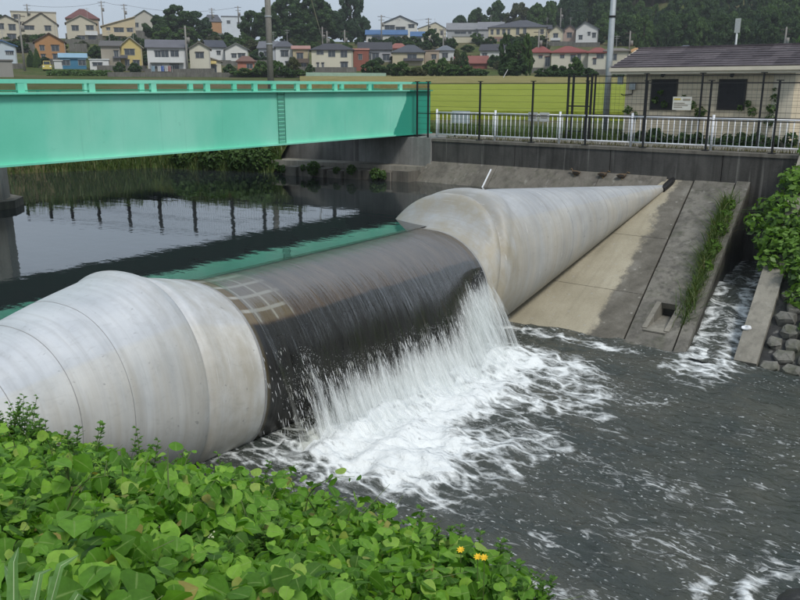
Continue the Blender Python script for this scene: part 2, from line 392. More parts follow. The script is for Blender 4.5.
part('ledge_top', MB().prism([(-25.5, 24.6, -1.3), (-18.5, 25.9, -1.3), (-18.5, 26.29, -1.3), (-22, 26.29, -1.3), (-25.5, 25.6, -1.3)], (0, 0, .22)), M_kerb, ld)

# abutment of the dam: sloping concrete
SL = (-.95+4.4)/(26.4-19.2)
def slope_z(v): return -4.4+(v-19.2)*SL
def slope_slab(u00, u01, u10, u11, v0, v1, dz=0, th=.5):
    """slab on the slope: foot edge u00..u01 at v0, upper edge u10..u11 at v1"""
    a = [(u00, v0, slope_z(v0)+dz), (u01, v0, slope_z(v0)+dz), (u11, v1, slope_z(v1)+dz), (u10, v1, slope_z(v1)+dz)]
    return MB().add(a+[(p[0], p[1], p[2]-th) for p in a], [(0,1,2,3),(7,6,5,4),(0,4,5,1),(1,5,6,2),(2,6,7,3),(3,7,4,0)])
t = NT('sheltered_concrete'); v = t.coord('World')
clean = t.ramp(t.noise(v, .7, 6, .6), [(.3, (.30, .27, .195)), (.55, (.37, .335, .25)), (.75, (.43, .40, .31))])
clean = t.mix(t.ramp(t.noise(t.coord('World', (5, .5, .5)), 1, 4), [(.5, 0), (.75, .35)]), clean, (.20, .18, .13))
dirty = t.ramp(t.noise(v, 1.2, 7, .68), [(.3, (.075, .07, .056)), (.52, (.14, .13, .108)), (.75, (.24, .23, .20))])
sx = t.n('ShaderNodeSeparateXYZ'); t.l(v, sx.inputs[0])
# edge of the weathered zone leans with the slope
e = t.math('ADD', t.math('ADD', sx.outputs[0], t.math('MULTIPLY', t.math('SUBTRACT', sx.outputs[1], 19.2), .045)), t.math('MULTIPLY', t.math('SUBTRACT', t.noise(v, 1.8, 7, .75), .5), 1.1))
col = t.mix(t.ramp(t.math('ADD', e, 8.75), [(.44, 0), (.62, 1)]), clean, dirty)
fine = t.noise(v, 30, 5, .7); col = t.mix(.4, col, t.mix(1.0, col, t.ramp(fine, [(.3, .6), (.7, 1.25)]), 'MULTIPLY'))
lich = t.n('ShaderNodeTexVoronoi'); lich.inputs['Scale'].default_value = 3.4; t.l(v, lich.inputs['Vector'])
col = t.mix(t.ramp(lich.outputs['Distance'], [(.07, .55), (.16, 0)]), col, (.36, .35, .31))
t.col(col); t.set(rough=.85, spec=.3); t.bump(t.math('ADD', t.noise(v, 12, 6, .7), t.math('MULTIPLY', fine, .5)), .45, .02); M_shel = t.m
da = thing('dam_abutment', 'sloping concrete abutment with square drain recess beside the far end of the dam', 'abutment', (-8, 22, -4.6))
j1 = (-7.25, -8.02); j2 = (-5.95, -6.72); j3 = (-5.62, -6.3)     # joints, u at the foot and at the top
def lerp(a, b, k): return a+(b-a)*k
def ju(j, v): return lerp(j[0], j[1], (v-19.2)/7.2)
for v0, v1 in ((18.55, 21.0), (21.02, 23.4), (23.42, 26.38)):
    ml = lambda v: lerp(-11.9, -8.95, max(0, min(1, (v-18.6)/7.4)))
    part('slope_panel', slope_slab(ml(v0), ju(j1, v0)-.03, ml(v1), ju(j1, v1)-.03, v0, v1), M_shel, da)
# panel with the recess
v0, v1, v2 = 18.9, 22.05, 26.38
ru0, ru1, rv0, rv1 = -6.86, -6.40, 19.75, 20.75
def pz(u, v, dz=.05): return (u, v, slope_z(v)+dz)
mb = MB(); A = ju(j1, v0)+.03; Bq = ju(j2, v0)-.03; C = ju(j2, v1)-.03; D = ju(j1, v1)+.03
q = [pz(A, v0), pz(Bq, v0), pz(C, v1), pz(D, v1), pz(ru0, rv0), pz(ru1, rv0), pz(ru1, rv1), pz(ru0, rv1)]
mb.add(q, [(0,1,5,4),(1,2,6,5),(2,3,7,6),(3,0,4,7)])
low = [(p[0], p[1], p[2]-.5) for p in q[:4]]
mb.add(q[:4]+low, [(0,4,5,1),(1,5,6,2),(2,6,7,3),(3,7,4,0)])
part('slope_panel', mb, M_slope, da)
mr = MB(); zf = slope_z(rv0)+.05; dp = .75
mr.add([(ru0, rv0, zf), (ru1, rv0, zf), (ru1, rv1+.25, zf+.10), (ru0, rv1+.25, zf+.10), pz(ru0, rv1), pz(ru1, rv1)], [(0,1,2,3),(0,3,4),(1,5,2)])
mr.add([(ru0, rv1+.25, zf+.10), (ru1, rv1+.25, zf+.10), pz(ru1, rv1), pz(ru0, rv1)], [(0,1,2,3)])
part('drain_recess', mr, M_kerb, da)
part('drain_mouth', MB().box(ru0+.03, ru1-.03, rv1+.12, rv1+.2, zf+.13, zf+.46), M_black, da)
fr = MB()
for (a, b) in (((ru0-.06, rv0-.05), (ru1+.06, rv0-.05)), ((ru0-.06, rv0), (ru0-.06, rv1)), ((ru1+.06, rv0), (ru1+.06, rv1))):
    fr.beam((a[0], a[1], slope_z(a[1])+.055), (b[0], b[1], slope_z(b[1])+.055), .13, .03)
part('recess_rim', fr, M_kerb, da)
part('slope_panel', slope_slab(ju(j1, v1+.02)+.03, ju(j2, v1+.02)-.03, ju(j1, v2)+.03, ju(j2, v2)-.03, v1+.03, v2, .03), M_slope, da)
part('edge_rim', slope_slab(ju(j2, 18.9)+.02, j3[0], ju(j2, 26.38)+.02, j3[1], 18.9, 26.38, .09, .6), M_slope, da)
side = MB().add([(j3[0], 18.9, slope_z(18.9)-.1), (j3[1], 26.38, slope_z(26.38)-.1), (j3[1], 26.38, -5.2), (j3[0], 18.9, -5.2),
    (j3[0]-.5, 18.9, slope_z(18.9)-.3), (j3[1]-.5, 26.38, slope_z(26.38)-.3), (j3[1]-.5, 26.38, -5.2), (j3[0]-.5, 18.9, -5.2)], [(0,3,2,1),(4,5,6,7),(0,1,5,4),(3,7,6,2),(0,4,7,3),(1,2,6,5)])
part('side_wall', side, M_wet, da)
part('toe', MB().add([(-14.5, 18.6, -4.5), (-5.6, 18.85, -4.5), (-5.6, 19.0, slope_z(18.9)-.02), (-14.5, 18.7, slope_z(18.6)-.02)], [(0,1,2,3)]), M_wet, da)

# side channel
n = 40; m = 90; A = np.zeros((n, m, 3)); FF = np.zeros((n, m))
for i in range(n):
    for j in range(m):
        vv = 18.8+(26.3-18.8)*j/(m-1); u0 = lerp(j3[0], j3[1], (vv-18.9)/7.5)-.05; u1 = -4.55-.06*(vv-19.3)
        uu = lerp(u0, u1, i/(n-1)); k = (vv-18.8)/7.5
        z = DN+.02+1.05*float(sst(.05, .55, k))+.10*(fbm(uu*3, vv*2.2, 31)-.5)*1.6+.05*math.sin(vv*5+uu*3)*float(sst(0, .2, k))
        A[i, j] = (uu, vv, z); FF[i, j] = .40+.12*math.sin(uu*9+vv)-.12*k
me = grid_mesh('channel_water', A); at = me.attributes.new('foam', 'FLOAT', 'POINT'); at.data.foreach_set('value', FF.astype(np.float32).ravel())
tag(put('channel_water', me, m_foamwater('channel_water', 1.0)), kind='structure')

# right bank: kerb, stone revetment
KS = 4.4/(25.5-19.3)
def rz(v): return -4.4+(v-19.3)*KS
def kerb_slab(v0, v1, w0, w1, dz):
    def ce(v): return -4.53-.05*(v-19.3)
    a = [(ce(v0)+w0, v0, rz(v0)+dz), (ce(v0)+w1, v0, rz(v0)+dz), (ce(v1)+w1, v1, rz(v1)+dz), (ce(v1)+w0, v1, rz(v1)+dz)]
    return MB().add(a+[(p[0], p[1]+.6, p[2]-1.2) for p in a], [(0,1,2,3),(7,6,5,4),(0,4,5,1),(1,5,6,2),(2,6,7,3),(3,7,4,0)])
kb = thing('concrete_kerb', 'pale concrete edging strip running up the bank beside the small channel', 'kerb', (-4.4, 19.3, -4.4))
part('kerb_block', kerb_slab(19.25, 22.4, 0, .52, .12), M_kerb, kb); part('kerb_block', kerb_slab(22.42, 26.3, 0, .52, .12), M_kerb, kb)
rv = thing('stone_revetment', 'bank facing of rough rounded stones set in dark mortar', 'stone facing', (-3, 20, -4.4))
part('mortar_bed', MB().add([(-4.05, 19.2, rz(19.2)-.06), (9, 19.2, rz(19.2)-.06), (9, 26.36, rz(26.36)-.06), (-4.35, 26.36, rz(26.36)-.06)], [(0,1,2,3)]), M_wet, rv)
def rock_mesh(seed, n=9):
    r = random.Random(seed); mb = MB(); rings = []
    for i, (rad, h) in enumerate(((1.0, -.35), (1.0, .45), (.84, .85), (.5, 1.0))):
        for k in range(n):
            a = 2*math.pi*k/n+.15*r.random(); q = rad*(.86+.28*r.random()); q *= 1.0/max(abs(math.cos(a)), abs(math.sin(a)))**.9
            mb.v.append((q*math.cos(a), q*math.sin(a), h*(.8+.3*r.random())))
    for i in range(3):
        for k in range(n): mb.f.append((i*n+k, i*n+(k+1) % n, (i+1)*n+(k+1) % n, (i+1)*n+k))
    mb.f.append(tuple(3*n+k for k in range(n))); me = mb.mesh('stone', False); me.materials.append(M_stone); return me
rocks = [rock_mesh(i) for i in range(7)]
th = math.atan(KS); rs = random.Random(9)
s = .12; row = 0
while s < 5.6:
    u = -3.95+(.2 if row % 2 else 0)
    while u < .4:
        w = rs.uniform(.17, .27); vv = 19.25+s*math.cos(th); zz = rz(vv)
        o = put('stone', rocks[rs.randrange(7)], None, rv, (u+w-rv.location[0]-.05*(vv-19.3), vv-20, zz-.02+4.4), (th+rs.uniform(-.12, .12), rs.uniform(-.12, .12), rs.uniform(-.2, .2)), (w*.9, rs.uniform(.14, .175), rs.uniform(.10, .19)))
        u += 2*w+.05
    s += .38; row += 1

# ------------------------------------------------------------------ the rubber dam
UC, ZC = -11.9, -3.2
AF, AN = np.array([-8.72, 26.0, -1.10]), np.array([-9.3, 2.2, -1.75])
def sect(v, phi=0.0):
    """centre u, half widths down/up stream, top z, bottom z, radial crease offset"""
    crest = -1.645; top_end = -.74 if v > 13.4 else -1.14
    v = float(v); g = 0
    if v >= 13.4:
        apex = AF; t = max(0, (v-18.3)/(apex[1]-18.3)); d = v-17.45
        bot = max(-4.9, slope_z(v)-.03)
    else:
        apex = AN; t = max(0, (8.0-v)/(8.0-apex[1])); d = 8.0-v
        bot = -4.9 if v > 8.1 else -4.9+(8.1-v)/(8.1-apex[1])*(apex[2]+4.82)
    hump = float(sst(-.8, .5, d-.55*math.cos(phi))) if v > 13.4 else float(sst(-2.0, .5, d))
    top = crest+(top_end-crest)*hump
    a = 1.86
    uc = UC
    if t > 0:
        k = t**(1.02 if v > 13 else 1.35)
        top = top_end+(apex[2]-top_end)*(t if v > 13 else t**2.0)
        a = 1.86*(1-k)+.05*k if v > 13 else 1.86*math.sqrt(max(0, 1-t*t))*(1-.35*t)+.05
        uc = UC+(apex[0]-UC)*t
    # crease where the end section folds against the middle
    cd = d-.95+.72*(1-math.cos(phi)); g = (-.26*math.exp(-(cd/.12)**2)+.10*math.exp(-((cd+.34)/.2)**2)+.05*math.exp(-((cd-.4)/.25)**2)-.05*math.exp(-((cd-1.0+.5*phi)/.12)**2)) if v > 13.4 else (-.12*math.exp(-((d+.10)/.08)**2)+.05*math.exp(-((d-.22)/.2)**2)-.03*math.exp(-((d+.55)/.25)**2))
    return uc, a, top, bot, g
def tube_pt(v, phi, off=0.0):
    """phi = 0 at the crest, + downstream"""
    uc, a, top, bot, g = sect(v, phi)
    b = (top-bot)/2; zc = (top+bot)/2; k = 1+g*min(1, b/1.2)/max(b, .2)*(.6+.4*math.cos(phi))
    cs, sn = math.cos(phi), math.sin(phi); e = .86
    x = math.copysign(abs(sn)**e, sn)*(a*k+off); z = math.copysign(abs(cs)**.95, cs)*(b*k+off)
    if sn < 0: x *= 1.1
    return Vector((uc+x, v, zc+z))
def vlist(v0, v1, n): return np.linspace(v0, v1, n)
def tube_mesh(name, vv, phi0=-2.6, phi1=2.75, m=72, off=0.0, wob=0.0):
    ph = np.linspace(phi0, phi1, m); A = np.zeros((len(vv), m, 3))
    for i, v in enumerate(vv):
        for j, p in enumerate(ph):
            q = tube_pt(v, p, off + (wob*(float(fbm(v*1.3, p*2.2, 77))-.5) if wob else 0)); A[i, j] = q
    me = grid_mesh(name, A, True); n = len(vv)
    uv = me.uv_layers.new(name='UVMap'); li = np.zeros(len(me.loops), np.int32); me.loops.foreach_get('vertex_index', li)
    UVs = np.zeros((len(vv)*m, 2), np.float32); UVs[:, 0] = np.repeat(vv, m); UVs[:, 1] = np.tile(ph, n)
    uv.data.foreach_set('uv', UVs[li].ravel()); return me
dam = thing('rubber_dam', 'large inflated grey rubber tube dam with dark wet middle and tapering ends', 'dam', (-11.9, 13.4, -4.9))
def m_rubber(name, near):
    t = NT(name); uvn = t.n('ShaderNodeUVMap', uv_map='UVMap'); sx = t.n('ShaderNodeSeparateXYZ'); t.l(uvn.outputs[0], sx.inputs[0])
    def mp(s):
        m = t.n('ShaderNodeMapping'); m.inputs['Scale'].default_value = s; t.l(uvn.outputs[0], m.inputs[0]); return m.outputs[0]
    base = t.ramp(t.noise(mp((.7, 1.0, 1)), 1.4, 6, .6), [(.3, (.43, .455, .48) if near else (.30, .315, .33)), (.55, (.55, .57, .59) if near else (.38, .395, .405)), (.78, (.64, .655, .66) if near else (.48, .49, .49))])
    ring = t.noise(mp((9 if not near else 5, .35, 1)), 1.0, 5, .65, .2)              # bands round the tube
    base = t.mix(t.ramp(ring, [(.46, 0), (.70, .30 if near else .55)]), base, (.24, .235, .215))
    beige = t.noise(mp((3, .5, 1)), 1.0, 5, .6)
    # brown mud clings to the lower downstream flank and to the folds
    low = t.ramp(t.math('MULTIPLY', sx.outputs[1], .4), [(.30, 0), (.52, 1)])
    base = t.mix(t.math('MULTIPLY', t.ramp(beige, [(.38, 0), (.64, .5)]), low), base, (.42, .39, .33))
    if near: fold = t.ramp(t.math('MULTIPLY', t.math('SUBTRACT', sx.outputs[0], 6.3), .4), [(.25, 0), (.9, .5)])
    else: fold = t.ramp(t.math('MULTIPLY', t.math('SUBTRACT', 19.7, sx.outputs[0]), .4), [(.25, 0), (.62, .9)])
    base = t.mix(t.math('MULTIPLY', t.ramp(t.noise(mp((1.2, 1.2, 1)), 2.2, 6, .65), [(.32, 0), (.6, 1)]), fold), base, (.30, .275, .215))
    base = t.mix(t.ramp(sx.outputs[1], [(.84, 0), (.90, .8)]), base, t.mix(1.0, base, (1.07, 1.03, .95), 'MULTIPLY'))
    wr = t.noise(mp((2.5, 7, 1)), 1.2, 5, .7, 1.5)
    base = t.mix(t.ramp(wr, [(.55, 0), (.72, .30)]), base, (.27, .27, .26))
    scr = t.noise(mp((16, 1.6, 1)), 1.5, 3, .5, 1.2)
    base = t.mix(t.ramp(scr, [(.66, 0), (.72, .5)]), base, (.62, .62, .60))
    scd = t.noise(mp((2.2, 5, 1)), 3.0, 2, .5)
    base = t.mix(t.ramp(scd, [(.70, 0), (.76, .45)]), base, (.13, .13, .13))
    t.col(base); t.set(rough=.5, spec=.4); t.bump(t.math('ADD', t.noise(mp((6, 1, 1)), 2, 5, .6), t.math('MULTIPLY', ring, .6)), .25, .02); return t.m
M_rubN, M_rubF = m_rubber('grey_rubber_near', True), m_rubber('grey_rubber_far', False)
nv = np.concatenate([np.linspace(2.2, 5.5, 36), np.linspace(5.55, 9.35, 110)]); fv = np.concatenate([np.linspace(17.0, 20.6, 110), np.linspace(20.65, 26.0, 50)])
part('end_section', tube_mesh('end_section', nv), M_rubN, dam, label='pale grey smooth end section swelling beside the green plants')
part('end_section', tube_mesh('end_section', fv), M_rubF, dam, label='grey stained end section tapering to a point on the concrete slope')
# middle section: black rubber under water, brown slime near the crest, pale grid where it is dry
t = NT('wet_rubber'); uvn = t.n('ShaderNodeUVMap', uv_map='UVMap'); sx = t.n('ShaderNodeSeparateXYZ'); t.l(uvn.outputs[0], sx.inputs[0])
def mp(s):
    m = t.n('ShaderNodeMapping'); m.inputs['Scale'].default_value = s; t.l(uvn.outputs[0], m.inputs[0]); return m.outputs[0]
slime = t.ramp(t.noise(mp((3.4, .8, 1)), 1.5, 6, .68), [(.3, (.042, .029, .019)), (.55, (.095, .064, .042)), (.75, (.17, .12, .08))])
blk = t.ramp(t.noise(mp((8, .6, 1)), 1.4, 5, .6), [(.35, (.010, .010, .010)), (.7, (.030, .029, .027))])
edge_ = t.math('ADD', sx.outputs[1], t.math('MULTIPLY', t.math('SUBTRACT', t.noise(mp((1.2, .3, 1)), 1.2, 3), .5), .10))
col = t.mix(t.ramp(edge_, [(.86, 0), (.90, 1)]), slime, blk)
br = t.n('ShaderNodeTexBrick'); br.offset = 0; br.inputs['Scale'].default_value = 1.0; br.inputs['Brick Width'].default_value = .42; br.inputs['Row Height'].default_value = .23; br.inputs['Mortar Size'].default_value = .035; br.inputs['Mortar Smooth'].default_value = .6
br.inputs['Color1'].default_value = (.16, .125, .075, 1); br.inputs['Color2'].default_value = (.12, .09, .055, 1); br.inputs['Mortar'].default_value = (.36, .35, .31, 1)
t.l(uvn.outputs[0], br.inputs['Vector'])
gm = t.math('MULTIPLY', t.ramp(t.math('MULTIPLY', t.math('SUBTRACT', 10.75, t.math('ADD', sx.outputs[0], t.math('MULTIPLY', t.math('SUBTRACT', t.noise(mp((2, 2, 1)), 2, 5), .5), .6))), 1.0), [(.12, 0), (.4, .85)]), t.ramp(sx.outputs[1], [(.84, 1), (.88, 0)]))
col = t.mix(gm, col, br.outputs[0])
rim = t.ramp(t.math('ADD', sx.outputs[0], -9.0), [(.36, 1), (.45, 0)])
col = t.mix(t.math('MULTIPLY', rim, .55), col, (.13, .10, .045))
t.col(col); t.set(rough=t.ramp(t.noise(mp((6, 1, 1)), 2, 4), [(.3, .22), (.7, .5)]), spec=.5); t.bump(t.noise(mp((7, .5, 1)), 2.0, 5, .6), .25, .02); M_wetrub = t.m
mid = part('middle_section', tube_mesh('middle_section', np.linspace(9.3, 17.05, 100), m=80, off=.004, wob=.03), M_wetrub, dam, label='dark wet middle section overflowed by the river')
M_seam = plain('seam_rubber', (.27, .27, .265), .6, .25, 5)
def ring(v, w, off, ph0=-2.4, ph1=2.4, m=60):
    ph = np.linspace(ph0, ph1, m); prof = ((-w, -.02), (-w*.8, off), (w*.8, off), (w, -.02)); A = np.zeros((4, m, 3))
    for i, (dv, o) in enumerate(prof):
        for j, p in enumerate(ph): A[i, j] = tube_pt(v+dv, p, o)
    return grid_mesh('seam', A, True)
for v in (3.5, 4.4, 5.3, 6.25): part('seam', ring(v, .007, .003), M_seam, dam)
for v in (20.9, 22.6, 23.6): part('seam', ring(v, .007, .003), M_seam, dam)
for v in (9.32, 17.03): part('joint_band', ring(v, .05, .012), M_rubN if v < 10 else M_rubF, dam) if False else part('joint_band', ring(v, .03, .012), M_seam, dam)
a = Vector(AF); part('air_pipe_cap', MB().tube([a+Vector((-.05, -.35, -.12)), a+Vector((.02, .12, .06)), a+Vector((.02, .42, .12))], [.10, .12, .09], 12), M_black, dam)

# ------------------------------------------------------------------ falling water
V0, V1 = 9.65, 17.0
def flow_mask(v): return float(sst(V0, V0+.35, v))*(1-float(sst(V1-.25, V1, v)))
# glassy film sliding over the crest, then leaping clear of the tube
def psep(v): return 1.04+.08*(float(fbm(v*1.7, .3, 55))-.5)
def white_at(v): return .50-.44*float(sst(14.9, 16.5, v))-.26*math.exp(-((v-10.2)/.3)**2)+.22*(float(fbm(v*2.3, 1.7, 58))-.5)     # where along the fall it turns white
VXF, VZF = 1.95, 2.45
def film_pt(v, q):
    """q 0..1 over the tube, 1..2 in free fall"""
    p0 = psep(v)
    if q <= 1:
        p = -.151+(p0+.151)*q; th_ = .03*(1-.5*max(0, p))*flow_mask(v)+.012+.010*(float(fbm(v*5, p*.6, 41))-.5)*min(1, max(0, p+.2))
        c = tube_pt(v, p, th_)
        if p < .30: c.z = max(c.z, UP+.002-.10*float(sst(-.06, .40, p)))
        return c
    s_ = film_pt(v, 1.0); h = s_.z-(DN-.02); Tm = (-VZF+math.sqrt(VZF*VZF+19.6*h))/9.8; T_ = Tm*(q-1); vx = VXF*(.9+.35*(float(fbm(v*1.4, 5.0, 71))-.5))*(1-.5*float(sst(15.3, 17.0, v)))
    return Vector((s_.x+vx*T_, v+.03*math.sin(v*9)*T_, s_.z-VZF*T_-4.9*T_*T_))
nv_, m = 220, 110; qs = np.concatenate([np.linspace(0, 1, 66), np.linspace(1.02, 2, 44)]); vv = np.linspace(V0-.1, V1, nv_); A = np.zeros((nv_, m, 3)); FO = np.zeros((nv_, m))
for i, v in enumerate(vv):
    wa = white_at(v)
    for j, q in enumerate(qs):
        A[i, j] = film_pt(v, q); FO[i, j] = (q-1-wa)/.45 if q > .7 else -.55-.25*(1-q)
me = grid_mesh('water_film', A, True); at = me.attributes.new('foam', 'FLOAT', 'POINT'); at.data.foreach_set('value', np.clip(FO-1.3*(1-sst(V0+.1, V0+1.3, vv))[:, None]*(fbm(vv*6, vv*0, 61)*1.4)[:, None], -1, 1.6).astype(np.float32).ravel())
uv = me.uv_layers.new(name='UVMap'); li = np.zeros(len(me.loops), np.int32); me.loops.foreach_get('vertex_index', li)
UVs = np.zeros((nv_*m, 2), np.float32); UVs[:, 0] = np.repeat(vv, m); UVs[:, 1] = np.tile(qs*1.8, nv_); uv.data.foreach_set('uv', UVs[li].ravel())
t = NT('sliding_water'); uvn = t.n('ShaderNodeUVMap', uv_map='UVMap')
m1 = t.n('ShaderNodeMapping'); m1.inputs['Scale'].default_value = (8, .5, 1); t.l(uvn.outputs[0], m1.inputs[0])
m2 = t.n('ShaderNodeMapping'); m2.inputs['Scale'].default_value = (3, .4, 1); t.l(uvn.outputs[0], m2.inputs[0])
n1 = t.noise(m1.outputs[0], 1.5, 5, .62, .3); n2 = t.noise(m2.outputs[0], 1.2, 3, .5); f = t.attr('foam').outputs['Fac']
val = t.math('ADD', t.math('MULTIPLY', f, .75), t.math('MULTIPLY', t.math('SUBTRACT', n1, .5), 2.2))
wfac = t.ramp(val, [(.26, 0), (.95, .9)])
gl = t.n('ShaderNodeBsdfGlossy'); gl.inputs['Roughness'].default_value = .10; gl.inputs[0].default_value = (.62, .60, .58, 1)
tp = t.n('ShaderNodeBsdfTransparent'); tp.inputs[0].default_value = (.86, .86, .82, 1)
fr = t.n('ShaderNodeFresnel'); fr.inputs[0].default_value = 1.25
bp = t.n('ShaderNodeBump'); bp.inputs['Strength'].default_value = .38; bp.inputs['Distance'].default_value = .03; t.l(t.math('ADD', n1, n2), bp.inputs['Height'])
t.l(bp.outputs[0], gl.inputs['Normal']); t.l(bp.outputs[0], fr.inputs['Normal'])
ms = t.n('ShaderNodeMixShader'); t.l(t.math('MULTIPLY', fr.outputs[0], .40), ms.inputs[0]); t.l(tp.outputs[0], ms.inputs[1]); t.l(gl.outputs[0], ms.inputs[2])
t.b.inputs['Base Color'].default_value = (.80, .83, .81, 1); t.b.inputs['Roughness'].default_value = .5
ms2 = t.n('ShaderNodeMixShader'); t.l(wfac, ms2.inputs[0]); t.l(ms.outputs[0], ms2.inputs[1]); t.l(t.b.outputs[0], ms2.inputs[2]); t.l(ms2.outputs[0], t.out.inputs[0])
tag(put('water_film', me, t.m), 'clear sheet of water sliding over the dark middle of the dam', 'water', kind='stuff')
# white falling curtains and strands
def fall_pos(v, k, dvx=0.0, dv=0.0, up=0.0):
    """k 0..1 along the free fall"""
    c = film_pt(v, 1+k); return Vector((c.x+dvx*k*.5, c.y+dv*k, c.z+up*k*(1-k)))
t = NT('white_curtain'); uvn = t.n('ShaderNodeUVMap', uv_map='UVMap')
m1 = t.n('ShaderNodeMapping'); m1.inputs['Scale'].default_value = (13, .9, 1); t.l(uvn.outputs[0], m1.inputs[0])
m2 = t.n('ShaderNodeMapping'); m2.inputs['Scale'].default_value = (40, 5, 1); t.l(uvn.outputs[0], m2.inputs[0])
n1 = t.noise(m1.outputs[0], 1.2, 5, .65, .4); n2 = t.noise(m2.outputs[0], 1.0, 4, .7); f = t.attr('foam').outputs['Fac']
al = t.ramp(t.math('ADD', t.math('ADD', t.math('MULTIPLY', t.math('SUBTRACT', n1, .5), 1.7), t.math('MULTIPLY', t.math('SUBTRACT', n2, .5), 1.3)), f), [(.25, 0), (.95, .88)])
t.col((.84, .87, .86)); t.set(rough=.6, spec=.3)
tl = t.n('ShaderNodeBsdfTranslucent'); tl.inputs[0].default_value = (.85, .88, .87, 1); tp = t.n('ShaderNodeBsdfTransparent')
a1 = t.n('ShaderNodeMixShader'); a1.inputs[0].default_value = .4; t.l(t.b.outputs[0], a1.inputs[1]); t.l(tl.outputs[0], a1.inputs[2])
a2 = t.n('ShaderNodeMixShader'); t.l(al, a2.inputs[0]); t.l(tp.outputs[0], a2.inputs[1]); t.l(a1.outputs[0], a2.inputs[2]); t.l(a2.outputs[0], t.out.inputs[0]); M_curt = t.m
wf = thing('waterfall', 'white water pouring over the middle of the dam into the pool', 'waterfall', (-10, 13.5, -4.4))
for ly in range(5):
    nn, mm = 150, 22; vv = np.linspace(V0+.1+ly*.03, V1-.05, nn); A = np.zeros((nn, mm, 3)); FO = np.zeros((nn, mm))
    for i, v in enumerate(vv):
        wa = white_at(v); edge_f = float(sst(V0, V0+1.3, v))
        for j in range(mm):
            k = j/(mm-1); q = fall_pos(v, k, .45*(ly+.6)+.5*(float(fbm(v*2.5, ly, 70))-.5))
            A[i, j] = (q.x+.03*k+.05*(float(fbm(v*6, k*2, 80+ly))-.5), v+.03*(float(fbm(v*5, k*3, 90+ly))-.5), q.z)
            FO[i, j] = -.30+1.05*float(sst(wa-.1, wa+.4, k))-.10*ly-.95*(1-edge_f)*float(fbm(v*5, ly*2.1, 63))*1.5
    me = grid_mesh('curtain', A, True); at = me.attributes.new('foam', 'FLOAT', 'POINT'); at.data.foreach_set('value', FO.astype(np.float32).ravel())
    uv = me.uv_layers.new(name='UVMap'); li = np.zeros(len(me.loops), np.int32); me.loops.foreach_get('vertex_index', li)
    UVs = np.zeros((nn*mm, 2), np.float32); UVs[:, 0] = np.repeat(vv+ly*7.3, mm); UVs[:, 1] = np.tile(np.linspace(0, 1.7, mm), nn); uv.data.foreach_set('uv', UVs[li].ravel())
    part('curtain', me, M_curt, wf)
M_spray = plain('spray', (.86, .88, .88), .5, .04, 3, spec=.4)
mb = MB(); rs = random.Random(21)
for k in range(1500):                                          # strands
    v = V0+.05+(V1-V0-.1)*rs.random(); wa = white_at(v); t0 = wa+.05+(.95-wa)*rs.random()**.8
    if t0 < 0 or t0 > .97: continue
    t1 = min(1, t0+rs.uniform(.03, .08)); dx = rs.gauss(.15, .4); dv = rs.uniform(-.12, .12); w = rs.uniform(.002, .005)
    mb.tube([fall_pos(v, t0+(t1-t0)*i/3, dx, dv)+Vector((.02, 0, 0)) for i in range(4)], [w*.3, w, w*.9, w*.2], 3, False)
for k in range(80):                                           # thin dribbles at the dry end
    v = V0-.5+.75*rs.random()**.6; c = max(v, V0); t0 = rs.uniform(.15, .92); t1 = min(1, t0+rs.uniform(.01, .06)); w = rs.uniform(.002, .005); dx = rs.uniform(-1.2, .2)
    mb.tube([fall_pos(c, t0+(t1-t0)*i/2, dx)+Vector((0, v-c, 0)) for i in range(3)], [w*.3, w, w*.3], 3, False)
o = part('falling_strands', mb, M_spray, wf, True); o['kind'] = 'stuff'
OCT = ([(1,0,0),(-1,0,0),(0,1,0),(0,-1,0),(0,0,1),(0,0,-1)], [(0,2,4),(2,1,4),(1,3,4),(3,0,4),(2,0,5),(1,2,5),(3,1,5),(0,3,5)])
mb = MB()
def drop_(p, r, st=1.4): mb.add([(p[0]+x*r, p[1]+y*r, p[2]+z*r*st) for x, y, z in OCT[0]], OCT[1])
for k in range(9000):
    v = rs.uniform(V0-.05, V1); wa = white_at(v); t0 = wa+.02+(1.0-wa)*rs.random()**.8
    if not 0 < t0 < 1: continue
    drop_(fall_pos(v, t0, rs.gauss(.3, .55), rs.uniform(-.25, .25), rs.uniform(0, .5)), rs.uniform(.0015, .005), 1.6)
for k in range(5200):                                          # splash thrown up where it lands
    v = rs.uniform(V0, V1); x = -9.4+rs.gauss(.2, .4); z = DN+.05+abs(rs.gauss(0, .26))*math.exp(-abs(x+9.35)*.9); drop_((x, v+rs.gauss(0, .1), z), rs.uniform(.002, .006), 1.1)
o = part('spray_drops', mb, M_spray, wf, True); o['kind'] = 'stuff'
# dark rock standing in for the black opening by the little drop
rk = MB(); A = np.zeros((14, 24, 3))
for i in range(14):
    for j in range(24):
        a = 2*math.pi*j/23; p = math.pi/2*i/13; r = 1+.25*(float(fbm(math.cos(a)*1.5+3, math.sin(a)*1.5+p*2, 12))-.5)
        A[i, j] = (-.85+.7*r*math.cos(a)*math.cos(p), 10.2+.6*r*math.sin(a)*math.cos(p), DN-.15+.38*r*math.sin(p))
tag(put('opening_rock', grid_mesh('opening_rock', A), M_wet), 'dark rounded rock standing in for a black opening in the churning water', 'rock')

